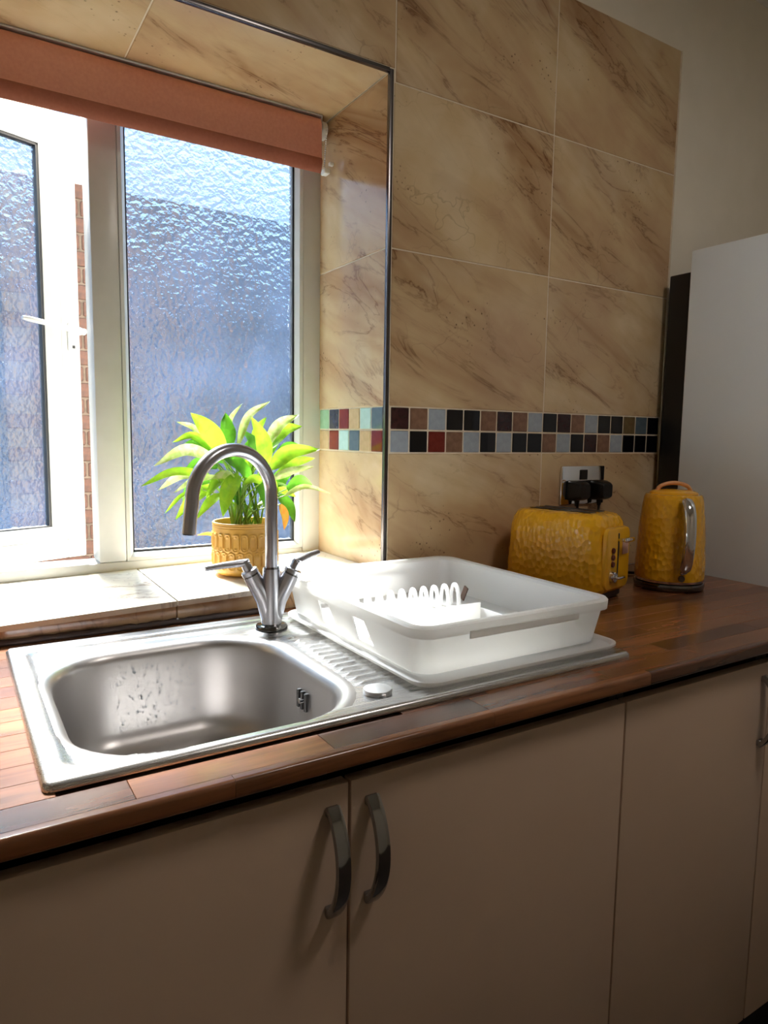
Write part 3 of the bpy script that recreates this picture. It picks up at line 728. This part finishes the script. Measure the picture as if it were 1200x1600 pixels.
for s, ld in ((-1, Vector((-0.93, 0.05, 0.0))), (1, Vector((0.80, 0.42, 0.10)))):
    ax = (AX*(s*0.022) + Vector((0, 0, 0.044))).normalized()
    p0 = AX*(s*0.0345)+Vector((0, 0, 0.096))
    bm = bmesh.new(); tube(bm, [p0, p0+ax*0.003], 0.0138, 24); tpt('seam_ring', bm, M['dark_chrome'])
    bm = bmesh.new(); tube(bm, [p0+ax*0.003, p0+ax*0.010, p0+ax*0.0115], [0.0152, 0.0152, 0.0135], 24)
    tube(bm, [p0+ax*0.010, p0+ax*0.020, p0+ax*0.030], [0.0092, 0.0088, 0.0080], 18)
    q = p0 + ax*0.026; ld.normalize()
    L = 0.070 if s < 0 else 0.062
    tube(bm, [q-ld*0.007, q, q+ld*(L*0.55)+Vector((0, 0, -0.002*(-s))), q+ld*L+Vector((0, 0, -0.005 if s < 0 else 0.001))], [0.0076, 0.0080, 0.0068, 0.0060], 16, flat=0.85)
    tpt('lever', bm)

# ------------------------------------------------------------------ dish rack and its drip tray
drip = empty('drip_tray', (-0.07, -0.31, 0.0092)); tag(drip, 'flat white plastic drip tray lying on the sink drainer', 'tray')
def rloop(hx, hy, r, z, n=6, c=(0, 0)): return [(c[0]+a, c[1]+b, z) for a, b in rrect(hx, hy, r, n)]
bm = bmesh.new()
loft(bm, [rloop(0.196, 0.222, 0.026, 0.000), rloop(0.199, 0.226, 0.030, 0.003), rloop(0.203, 0.230, 0.034, 0.0055), rloop(0.203, 0.230, 0.034, 0.0085), rloop(0.197, 0.224, 0.028, 0.0085), rloop(0.193, 0.220, 0.024, 0.0040)], True, True)
finish('tray_body', bm, M['rack'], drip, 40)
rack = empty('dish_rack', (-0.072, -0.293, 0.0178)); tag(rack, 'deep white plastic dish rack with looped plate prongs', 'dish rack')
HXr, HYr = 0.198, 0.232
ZR = 0.066
bm = bmesh.new()      # walls with a rolled rim; holes in the left wall are cut from the loop faces below
def wall_loop(z, t=0.0):
    f = z/ZR; return HXr-0.017+0.011*f-t, HYr-0.017+0.011*f-t
lo_ = []
for z in (0.0, 0.012, 0.050, ZR-0.006):
    hx, hy = wall_loop(z); lo_.append(rloop(hx, hy, 0.030, z, 6))
lo_ += [rloop(HXr-0.002, HYr-0.002, 0.033, ZR-0.010, 6), rloop(HXr, HYr, 0.035, ZR-0.010, 6), rloop(HXr+0.001, HYr+0.001, 0.036, ZR+0.004, 6), rloop(HXr-0.002, HYr-0.002, 0.033, ZR+0.007, 6), rloop(HXr-0.012, HYr-0.012, 0.025, ZR+0.006, 6), rloop(HXr-0.015, HYr-0.015, 0.024, ZR+0.001, 6)]
for z in (0.050, 0.012, 0.004):
    hx, hy = wall_loop(z, 0.0026); lo_.append(rloop(hx, hy, 0.028, z, 6))
loft(bm, lo_, True, True)
body = finish('rack_body', bm, M['rack'], rack, 40)
# trapezoid drain windows in the left wall: real holes
for y0 in (0.062, -0.058):
    cb = bmesh.new()
    q = [(-0.26, y0-0.034, 0.010), (-0.26, y0+0.016, 0.010), (-0.26, y0+0.026, 0.046), (-0.26, y0-0.012, 0.046)]
    A = [cb.verts.new(p) for p in q]; B = [cb.verts.new((-0.10, p[1], p[2])) for p in q]
    for k in range(4): cb.faces.new((A[k], A[(k+1) % 4], B[(k+1) % 4], B[k]))
    cb.faces.new(A[::-1]); cb.faces.new(B); bmesh.ops.recalc_face_normals(cb, faces=cb.faces[:])
    cme = bpy.data.meshes.new('cutter'); cb.to_mesh(cme); cb.free(); cob = bpy.data.objects.new('cutter', cme); COL.objects.link(cob)
    cob.matrix_world = Matrix.Translation(rack.location); bpy.context.view_layer.update()
    md = body.modifiers.new('hole', 'BOOLEAN'); md.operation = 'DIFFERENCE'; md.object = cob; md.solver = 'EXACT'
    bpy.context.view_layer.update()
    dg = bpy.context.evaluated_depsgraph_get(); nm = bpy.data.meshes.new_from_object(body.evaluated_get(dg))
    body.modifiers.clear(); body.data = nm; bpy.data.objects.remove(cob)
def rpt(name, bm, smooth=45, m=None): return finish(name, bm, m or M['rack'], rack, smooth)
bm = bmesh.new(); box(bm, (-0.165, -0.024, 0.003), (0.085, -0.020, 0.034), 0.0015, 2); rpt('divider', bm)
bm = bmesh.new(); box(bm, (0.085, -0.200, 0.003), (0.089, -0.020, 0.024), 0.0015, 2); rpt('divider', bm)
for k in range(11):     # looped prongs that hold plates
    x = -0.150 + 0.0245*k; bm = bmesh.new()
    pts = [(x-0.010, 0.040, 0.004), (x-0.008, 0.043, 0.022), (x-0.004, 0.052, 0.040), (x, 0.064, 0.0475), (x+0.004, 0.078, 0.044), (x+0.009, 0.088, 0.026), (x+0.012, 0.092, 0.004)]
    tube(bm, smoothcurve(pts, 4), 0.0048, 10, flat=0.7); rpt('prong', bm)
bm = bmesh.new(); box(bm, (-0.002, -0.006, -0.015), (0.002, 0.006, 0.015), 0.001, 1, Matrix.Translation((0.118, 0.066, 0.029)) @ Matrix.Rotation(0.45, 4, 'X')); rpt('gap_shade_piece', bm, None, M['worktop_core'])  # dark sliver standing in for the shaded gap past the prongs
bm = bmesh.new()      # deeper lip in the middle of the front and right rims, used as grips
box(bm, (-0.11, -HYr-0.0012, ZR-0.018), (0.11, -HYr+0.001, ZR-0.006), 0.001, 1); rpt('grip_lip', bm)
bm = bmesh.new(); box(bm, (HXr-0.001, -0.10, ZR-0.018), (HXr+0.0012, 0.10, ZR-0.006), 0.001, 1); rpt('grip_lip', bm)

# ------------------------------------------------------------------ toaster
toA = math.atan2(0.035, 0.145)           # its end face looks at the room
to = tag(empty('toaster', (0.398, -0.155, 0.0), toA), 'mustard yellow two-slice toaster with dimpled sides', 'toaster')
TW, TL = 0.148, 0.245                     # width (x), length (y); end with the lever faces -y
def opt(name, bm, m, smooth=40): return finish(name, bm, m, to, smooth)
bm = bmesh.new()
loops = []
for z, ix, iy, r in ((0.016, 0.010, 0.012, 0.02), (0.020, 0.004, 0.005, 0.026), (0.030, 0.0, 0.0, 0.030), (0.10, 0.001, 0.002, 0.032), (0.150, 0.004, 0.004, 0.034), (0.170, 0.007, 0.008, 0.035), (0.181, 0.012, 0.013, 0.035), (0.186, 0.018, 0.019, 0.034), (0.1880, 0.028, 0.030, 0.028)):
    loops.append(rloop(TW/2-ix, TL/2-iy, r, z, 7))
loft(bm, loops, True, True); opt('body', bm, M['yellow'], 50)
bm = bmesh.new(); loft(bm, [rloop(0.062, 0.108, 0.024, 0.002), rloop(0.066, 0.112, 0.026, 0.006), rloop(0.066, 0.112, 0.026, 0.018)], True, True); opt('base', bm, M['black'])
for s in (-1, 1):
    bm = bmesh.new(); box(bm, (s*0.020-0.0125, -0.074, 0.1855), (s*0.020+0.0125, 0.078, 0.1890), 0.001, 1); sl = opt('slot', bm, M['black'])
    for k in (-1, 1):
        bm = bmesh.new(); tube(bm, [(s*0.020+k*0.0125, -0.074, 0.189), (s*0.020+k*0.0125, 0.078, 0.189)], 0.0012, 8); finish('slot_rim', bm, M['dark_chrome'], sl, 40)
yf = -TL/2
bm = bmesh.new()      # raised control panel of the end
loft(bm, [[(a*1.0, yf+0.004, 0.093+b) for a, b in rrect(0.056, 0.068, 0.018, 5)], [(a, yf-0.003, 0.093+b) for a, b in rrect(0.054, 0.066, 0.017, 5)], [(a, yf-0.0042, 0.093+b) for a, b in rrect(0.052, 0.064, 0.016, 5)]], True, True)
pn = opt('control_panel', bm, M['yellow_plain'])
bm = bmesh.new(); box(bm, (-0.0035, yf-0.0055, 0.052), (0.0015, yf-0.003, 0.148), 0.0012, 2); opt('lever_track', bm, M['black'])
bm = bmesh.new(); box(bm, (-0.004, yf-0.020, 0.130), (0.002, yf-0.004, 0.137), 0.002, 2); box(bm, (-0.006, yf-0.026, 0.129), (0.034, yf-0.016, 0.139), 0.004, 3); opt('lever', bm, M['chrome'])
for z in (0.112, 0.097, 0.082):
    bm = bmesh.new(); tube(bm, [(-0.026, yf-0.003, z), (-0.026, yf-0.0075, z), (-0.026, yf-0.0085, z)], [0.0062, 0.0062, 0.0050], 18); opt('button', bm, M['button'])
bm = bmesh.new(); tube(bm, [(-0.026, yf-0.003, 0.055), (-0.026, yf-0.012, 0.055), (-0.026, yf-0.0135, 0.055)], [0.0125, 0.0118, 0.0100], 24)
box(bm, (-0.030, yf-0.024, 0.052), (0.000, yf-0.011, 0.058), 0.002, 2); opt('browning_knob', bm, M['chrome'])
bm = bmesh.new(); box(bm, (0.018, yf-0.0052, 0.100), (0.046, yf-0.0040, 0.132)); opt('sticker', bm, M['sticker'], None)
for sx in (-1, 1):
    for sy in (-1, 1):
        bm = bmesh.new(); tube(bm, [(sx*0.05, sy*0.09, 0.0), (sx*0.05, sy*0.09, 0.004)], 0.008, 12); opt('foot', bm, M['black'])

# ------------------------------------------------------------------ kettle
ke = tag(empty('kettle', (0.658, -0.242, 0.0006)), 'mustard yellow jug kettle with a chrome loop handle beside the fridge', 'kettle')
def kpt(name, bm, m, smooth=40): return finish(name, bm, m, ke, smooth)
bm = bmesh.new(); lathe(bm, [(0.078, 0.0), (0.084, 0.002), (0.086, 0.010), (0.084, 0.016), (0.076, 0.018)], 48, (0, 0, 0), True, True); kpt('power_base', bm, M['dark_chrome'])
bm = bmesh.new(); lathe(bm, [(0.074, 0.0175), (0.0825, 0.0185), (0.0838, 0.024)], 48, (0, 0, 0), True, True); kpt('base_band', bm, M['chrome'])
bm = bmesh.new()
lathe(bm, [(0.0835, 0.0235), (0.0845, 0.030), (0.0840, 0.060), (0.0815, 0.110), (0.0775, 0.160), (0.0730, 0.195), (0.0700, 0.212), (0.0670, 0.2175), (0.0600, 0.2185)], 64, (0, 0, 0), True, True); kpt('body', bm, M['yellow'], 50)
bm = bmesh.new(); lathe(bm, [(0.058, 0.218), (0.0575, 0.2225), (0.050, 0.226), (0.030, 0.2285), (0.001, 0.229)], 40, (0, 0, 0), True, True); kpt('lid', bm, M['yellow_plain'], 50)
bm = bmesh.new(); px = Vector((0.85, -0.53, 0)); tube(bm, smoothcurve([px*-0.044+Vector((0, 0, 0.224)), px*-0.034+Vector((0, 0, 0.236)), px*-0.012+Vector((0, 0, 0.2425)), px*0.012+Vector((0, 0, 0.2425)), px*0.034+Vector((0, 0, 0.236)), px*0.044+Vector((0, 0, 0.224))], 5), 0.0058, 12, flat=0.8); kpt('lid_handle', bm, M['copper_lid'])
hd = Vector((-0.50, -0.72, 0)).normalized()
bm = bmesh.new(); pr = [(0.070, 0.205), (0.088, 0.208), (0.108, 0.196), (0.120, 0.170), (0.124, 0.130), (0.119, 0.090), (0.108, 0.062), (0.094, 0.050), (0.080, 0.052)]
tube(bm, smoothcurve([hd*a+Vector((0, 0, z)) for a, z in pr], 5), [0.011]*6+[0.0140]*26+[0.0115]*9, 18, up=hd, flat=0.62); kpt('handle', bm, M['chrome'], 60)
bm = bmesh.new(); tube(bm, [hd*0.080+Vector((0, 0, 0.033)), hd*0.0885+Vector((0, 0, 0.033))], [0.0085, 0.0075], 16); kpt('switch', bm, M['dark_chrome'])
bm = bmesh.new(); sp = -hd
A = []
for a, z, hw in ((0.066, 0.216, 0.026), (0.070, 0.195, 0.020), (0.076, 0.165, 0.006)): A.append([hd*(-a)+Vector((0, 0, z))+Vector((-hd.y, hd.x, 0))*hw*s + hd*(-(0.022 if s == 0 else 0)*(hw/0.026)) for s in (-1, 0, 1)])
for q in range(2):
    for s in range(2):
        vs = [bm.verts.new(A[q][s]), bm.verts.new(A[q][s+1]), bm.verts.new(A[q+1][s+1]), bm.verts.new(A[q+1][s])]; bm.faces.new(vs)
bmesh.ops.remove_doubles(bm, verts=bm.verts, dist=1e-5); kpt('spout', bm, M['yellow_plain'])
bm = bmesh.new(); tube(bm, smoothcurve([(0.070, -0.012, 0.0115), (0.100, -0.004, 0.0105), (0.112, 0.035, 0.0065), (0.10, 0.10, 0.0045), (0.03, 0.16, 0.0045)], 6), [0.010]*3+[0.0055]*3+[0.0038]*19, 10); kpt('cord', bm, M['black'])

ke.scale = (0.93, 0.93, 1.02)

# ------------------------------------------------------------------ double socket with two plugs
so = tag(empty('wall_socket', (0.610, 0.0, 0.229)), 'chrome double wall socket with black inserts behind the toaster', 'socket')
bm = bmesh.new(); box(bm, (-0.080, -0.0075, -0.050), (0.080, 0.0002, 0.050), 0.003, 2); finish('face_plate', bm, M['chrome'], so, 40)
bm = bmesh.new(); box(bm, (-0.066, -0.0085, -0.036), (0.066, -0.0070, 0.012), 0.0005, 1); finish('insert', bm, M['black'], so)
bm = bmesh.new(); box(bm, (-0.014, -0.0105, 0.014), (0.012, -0.007, 0.040), 0.001, 1); finish('rocker_switch', bm, M['black'], so)
def plug(x, z, label, path):
    p = tag(empty('power_plug', (x, -0.009, z)), label, 'plug')
    bm = bmesh.new(); lp = []
    for y, s in ((0.0, 0.98), (-0.006, 1.0), (-0.020, 0.96), (-0.034, 0.80), (-0.040, 0.66)):
        lp.append([(a*s, y, b*s) for a, b in rrect(0.0265, 0.026, 0.010, 4)])
    loft(bm, lp, True, True); finish('plug_body', bm, M['black'], p, 40)
    bm = bmesh.new(); tube(bm, smoothcurve([Vector(q)-Vector((x, -0.009, z)) for q in path], 8), 0.0036, 10); finish('cable', bm, M['black'], p, 60)
    bm = bmesh.new(); tube(bm, [(0, -0.012, -0.022), (0, -0.012, -0.040)], [0.0075, 0.005], 12); finish('strain_relief', bm, M['black'], p, 50)
plug(0.574, 0.216, 'black plug in the socket half beside the trailing toaster cable', [(0.574, -0.021, 0.19), (0.577, -0.022, 0.16), (0.580, -0.021, 0.10), (0.575, -0.020, 0.03), (0.555, -0.024, 0.006), (0.50, -0.026, 0.0045), (0.46, -0.03, 0.0045)])
plug(0.657, 0.216, 'black plug in the socket half on the fridge side', [(0.657, -0.021, 0.19), (0.656, -0.022, 0.16), (0.653, -0.021, 0.10), (0.660, -0.020, 0.03), (0.680, -0.024, 0.006), (0.71, -0.03, 0.0045), (0.74, -0.04, 0.0045)])

# ------------------------------------------------------------------ potted plant
PC = Vector((-0.257, 0.152, 0.0)); PZ = sill_z(PC.x, PC.y) + 0.0022
pl = tag(empty('potted_plant', (PC.x, PC.y, PZ)), 'leafy lime and cream variegated plant in an embossed mustard pot', 'plant')
PR, PH = 0.069, 0.110
bm = bmesh.new(); NA, NZ = 240, 76; rings = []
def emboss(a, z):
    """raised outlines of long ovals in two rows, ridged band at the top"""
    t = z/PH
    if t > 0.90: return 0.0006*math.cos((t-0.90)*2*PI*22)
    if t > 0.84 or t < 0.10: return 0.0
    rows = [(0.47, 0.82), (0.12, 0.47)]
    for k, (z0, z1) in enumerate(rows):
        if z0 <= t < z1:
            n = 24; u = (a/(2*PI)*n + 0.5*k) % 1.0 - 0.5; v = (t-z0)/(z1-z0) - 0.5
            d = max(abs(u)/0.40, 0) ** 3 + (abs(v)/0.46) ** 4
            d2 = (abs(u)/0.17) ** 3 + (abs(v)/0.34) ** 4
            r = math.exp(-((d-1)/0.35)**2) + 0.8*math.exp(-((d2-1)/0.5)**2)
            return 0.0026*min(1, r)
    return 0.0
for j in range(NZ+1):
    z = PH*j/NZ; t = j/NZ
    base = PR*(0.93+0.07*sstep(0, 0.10, t)) ; base -= 0.004*(1-sstep(0, 0.04, t))
    rings.append([(math.cos(2*PI*i/NA)*(base+emboss(2*PI*i/NA, z)), math.sin(2*PI*i/NA)*(base+emboss(2*PI*i/NA, z)), z) for i in range(NA)])
for r_, z in ((PR-0.001, PH+0.0012), (PR-0.004, PH+0.0008), (PR-0.0055, PH-0.004), (PR-0.007, PH-0.014)): rings.append([(math.cos(2*PI*i/NA)*r_, math.sin(2*PI*i/NA)*r_, z) for i in range(NA)])
loft(bm, rings, True, False); pot = finish('pot', bm, M['pot'], pl, 60)
bm = bmesh.new(); lathe(bm, [(0.0635, 0.094), (0.05, 0.097), (0.03, 0.099), (0.001, 0.0995)], 30, (0, 0, 0), True, True)
for v in bm.verts:
    if v.co.z > 0.0945: v.co.z += 0.003*noise.noise(v.co*90)
finish('soil', bm, M['soil'], pot, 60)

PO = Vector(pl.location)
def leaf(base, mid, tip, width, m, fold=0.25, twist=0.0, name='leaf'):
    """one blade: a folded, tapered strip along a curve"""
    path = smoothcurve([base, mid, tip], 6); n = len(path)-1; bm = bmesh.new(); rows = []
    view = (CAM - Vector(mid)).normalized()
    for i, p in enumerate(path):
        t = i/n; d = (path[min(i+1, n)]-path[max(i-1, 0)]).normalized()
        side = d.cross(view); side = side.normalized() if side.length > 1e-4 else Vector((1, 0, 0))
        side = Matrix.Rotation(twist + 0.25*math.sin(3*t), 3, d) @ side
        nr = side.cross(d).normalized()
        wd = width*(math.sin(PI*min(1, 0.04+0.96*t)**0.78)**0.85)*0.5 + 0.0003
        wave = 0.08*width*math.sin(t*9+base[0]*80)
        rows.append([p - side*wd + nr*(wd*fold+wave), p - side*wd*0.5 + nr*wd*fold*0.42, p.copy(), p + side*wd*0.5 + nr*wd*fold*0.42, p + side*wd + nr*(wd*fold-wave)])
    V = [[bm.verts.new(q-PO) for q in r] for r in rows]
    for a, b in zip(V, V[1:]):
        for k in range(4): bm.faces.new((a[k], a[k+1], b[k+1], b[k]))
    return finish(name, bm, m, pl, 60)
def stalk(p0, p1, bend=0.01):
    p0, p1 = Vector(p0), Vector(p1); mid = (p0+p1)/2 + Vector((0, 0, 0.25*(p1-p0).length)) if (p1-p0).length > 0.02 else (p0+p1)/2
    mid = p0.lerp(p1, 0.5) + Vector((p0.x-p1.x, p0.y-p1.y, 0))*0.18 + Vector((0, 0, 0.01))
    bm = bmesh.new(); tube(bm, [q-PO for q in smoothcurve([p0, mid, p1], 5)], [0.0022]*6+[0.0016]*5, 6); finish('stalk', bm, M['stem'], pl, 60)
# (blade base px, mid px, tip px, width in px, depth of base/mid/tip from the pot centre plane, material)
LV = [
 ((350, 704), (326, 672), (298, 645), 27, (0.00, -0.01, -0.02), 'lime'), ((322, 690), (302, 668), (276, 659), 8, (0.03, 0.05, 0.06), 'cream'),
 ((346, 716), (304, 681), (270, 691), 11, (0.02, 0.03, 0.05), 'lime'), ((336, 716), (290, 703), (241, 728), 17, (-0.01, -0.03, -0.04), 'cream'),
 ((330, 712), (305, 693), (268, 715), 14, (0.02, 0.03, 0.03), 'green'),
 ((326, 742), (272, 737), (220, 760), 12, (-0.02, -0.04, -0.05), 'lime'), ((324, 746), (285, 742), (247, 766), 13, (0.01, 0.03, 0.04), 'cream'),
 ((338, 744), (303, 750), (272, 770), 9, (-0.03, -0.05, -0.06), 'cream'), ((316, 764), (284, 775), (258, 802), 7, (0.01, 0.02, 0.03), 'lime'),
 ((334, 758), (302, 778), (274, 812), 17, (0.02, 0.04, 0.05), 'lime'), ((330, 748), (300, 758), (285, 790), 15, (0.04, 0.05, 0.06), 'green'),
 ((362, 694), (355, 668), (352, 645), 20, (0.02, 0.03, 0.04), 'green'), ((356, 690), (360, 655), (378, 631), 7, (0.03, 0.05, 0.06), 'cream'),
 ((372, 696), (388, 650), (422, 627), 11, (0.00, 0.02, 0.03), 'cream'), ((416, 728), (410, 688), (393, 651), 22, (-0.03, -0.04, -0.05), 'lime'),
 ((404, 712), (396, 690), (378, 672), 16, (0.02, 0.03, 0.05), 'green'),
 ((416, 698), (436, 664), (467, 648), 16, (0.02, 0.03, 0.03), 'cream'), ((420, 702), (444, 672), (472, 666), 17, (0.03, 0.05, 0.05), 'lime'),
 ((424, 732), (452, 706), (500, 702), 22, (-0.02, -0.03, -0.05), 'lime'), ((430, 724), (450, 700), (474, 700), 18, (0.03, 0.05, 0.06), 'green'),
 ((426, 748), (456, 735), (490, 729), 12, (-0.03, -0.05, -0.06), 'cream'), ((432, 742), (462, 722), (492, 716), 14, (0.01, 0.01, 0.0), 'lime'),
 ((444, 775), (476, 760), (516, 771), 7, (-0.02, -0.05, -0.07), 'cream'), ((448, 764), (468, 752), (488, 758), 22, (0.02, 0.03, 0.03), 'green'),
 ((430, 760), (440, 745), (456, 742), 22, (0.04, 0.05, 0.05), 'green'), ((436, 774), (452, 788), (461, 816), 16, (0.00, -0.01, -0.02), 'green'),
 ((438, 788), (446, 806), (444, 828), 11, (-0.04, -0.05, -0.06), 'orange'),
 ((372, 742), (356, 768), (348, 808), 23, (-0.04, -0.06, -0.065), 'lime'), ((352, 742), (366, 760), (372, 790), 20, (0.0, -0.01, -0.02), 'green'),
 ((390, 744), (372, 725), (348, 716), 20, (-0.02, -0.03, -0.03), 'green'), ((398, 742), (412, 765), (418, 800), 18, (-0.02, -0.04, -0.05), 'green'),
 ((382, 748), (392, 720), (408, 702), 16, (0.01, 0.02, 0.03), 'lime'), ((360, 738), (340, 752), (322, 778), 18, (-0.01, -0.02, -0.03), 'lime'),
 ((376, 734), (360, 712), (336, 702), 13, (0.0, 0.0, 0.01), 'lime'), ((404, 736), (424, 752), (436, 780), 14, (0.02, 0.03, 0.03), 'lime'),
 ((386, 730), (384, 706), (392, 684), 13, (0.03, 0.04, 0.05), 'green'), ((344, 838), (326, 834), (308, 836), 5, (0.05, 0.06, 0.06), 'orange'),
 ((340, 730), (312, 722), (286, 738), 15, (0.03, 0.05, 0.06), 'green'), ((350, 722), (322, 700), (300, 706), 16, (0.04, 0.05, 0.06), 'green'),
 ((410, 716), (428, 690), (440, 672), 15, (0.04, 0.05, 0.06), 'green'), ((366, 716), (344, 694), (330, 668), 15, (0.03, 0.05, 0.06), 'green'),
 ((420, 772), (438, 762), (462, 776), 16, (0.03, 0.04, 0.05), 'lime'), ((344, 772), (326, 786), (306, 812), 13, (0.0, -0.01, 0.0), 'lime'),
 ((396, 700), (402, 672), (416, 652), 13, (0.05, 0.06, 0.07), 'lime'), ((366, 752), (352, 742), (330, 748), 13, (-0.04, -0.05, -0.05), 'cream'), ((410, 752), (396, 748), (378, 758), 12, (-0.05, -0.06, -0.06), 'lime'),
]
for b, m_, t_, wpx, dep, key in LV:
    y0 = PC.y
    P0, P1, P2 = pix_y(b[0], b[1], y0+dep[0]), pix_y(m_[0], m_[1], y0+dep[1]), pix_y(t_[0], t_[1], y0+dep[2])
    wd = wpx*(P1-CAM).dot(CF)/F_PX
    leaf(P0, P1, P2, wd*1.12, M['leaf_'+key], random.uniform(0.1, 0.4), random.uniform(-0.25, 0.25))
    r0 = Vector((PC.x + random.uniform(-0.030, 0.030), PC.y + random.uniform(-0.030, 0.030), PZ+0.096))
    stalk(r0, P0)

# ------------------------------------------------------------------ fridge
fr = tag(empty('fridge', (1.16, -0.42, FLOOR)), 'tall white fridge standing at the end of the worktop', 'fridge')
def fpt(name, lo, hi, m, r=0.006): return obox(name, Vector(lo)-Vector((1.16, -0.42, FLOOR)), Vector(hi)-Vector((1.16, -0.42, FLOOR)), m, fr, r, 3)
fpt('cabinet_body', (0.8745, -0.70, FLOOR+0.02), (1.46, -0.098, 0.841), M['fridge'], 0.004)
fpt('door', (0.8745, -0.765, 0.10), (1.46, -0.704, 0.841), M['fridge'], 0.012); fpt('door', (0.8745, -0.765, FLOOR+0.06), (1.46, -0.704, 0.092), M['fridge'], 0.012)
fpt('handle', (0.90, -0.80, 0.16), (0.92, -0.762, 0.50), M['chrome']); fpt('handle', (0.90, -0.80, -0.30), (0.92, -0.762, 0.03), M['chrome'])
fpt('condenser_panel', (0.884, -0.0975, FLOOR+0.05), (1.45, -0.030, 0.79), M['fridge_back'], 0.004)
for x in (0.92, 1.41):
    for y in (-0.66, -0.14): fpt('foot', (x-0.02, y-0.02, FLOOR), (x+0.02, y+0.02, FLOOR+0.021), M['black'], 0.002)

# ------------------------------------------------------------------ added ceiling fill lamp, out of view, brightens the room
la = tag(empty('fill_lamp', (0.3, -1.15, CEIL)), 'added fill lamp, round white flush ceiling fitting', 'lamp')
bm = bmesh.new(); lathe(bm, [(0.19, 0.0), (0.19, -0.03), (0.18, -0.035)], 40, (0, 0, 0), True, False); finish('fill_lamp_base', bm, M['white_plastic'], la, 40)
bm = bmesh.new(); lathe(bm, [(0.178, -0.034), (0.16, -0.055), (0.11, -0.072), (0.05, -0.079), (0.001, -0.08)], 40); finish('diffuser', bm, M['fill_glow'], la, 60)
ld = bpy.data.lights.new('fill_light', 'AREA'); ld.shape = 'DISK'; ld.size = 0.34; ld.energy = 4.3; ld.color = (1.0, 0.93, 0.88)
lo = bpy.data.objects.new('fill_light', ld); COL.objects.link(lo); lo.parent = la; lo.location = (0, 0, -0.085)
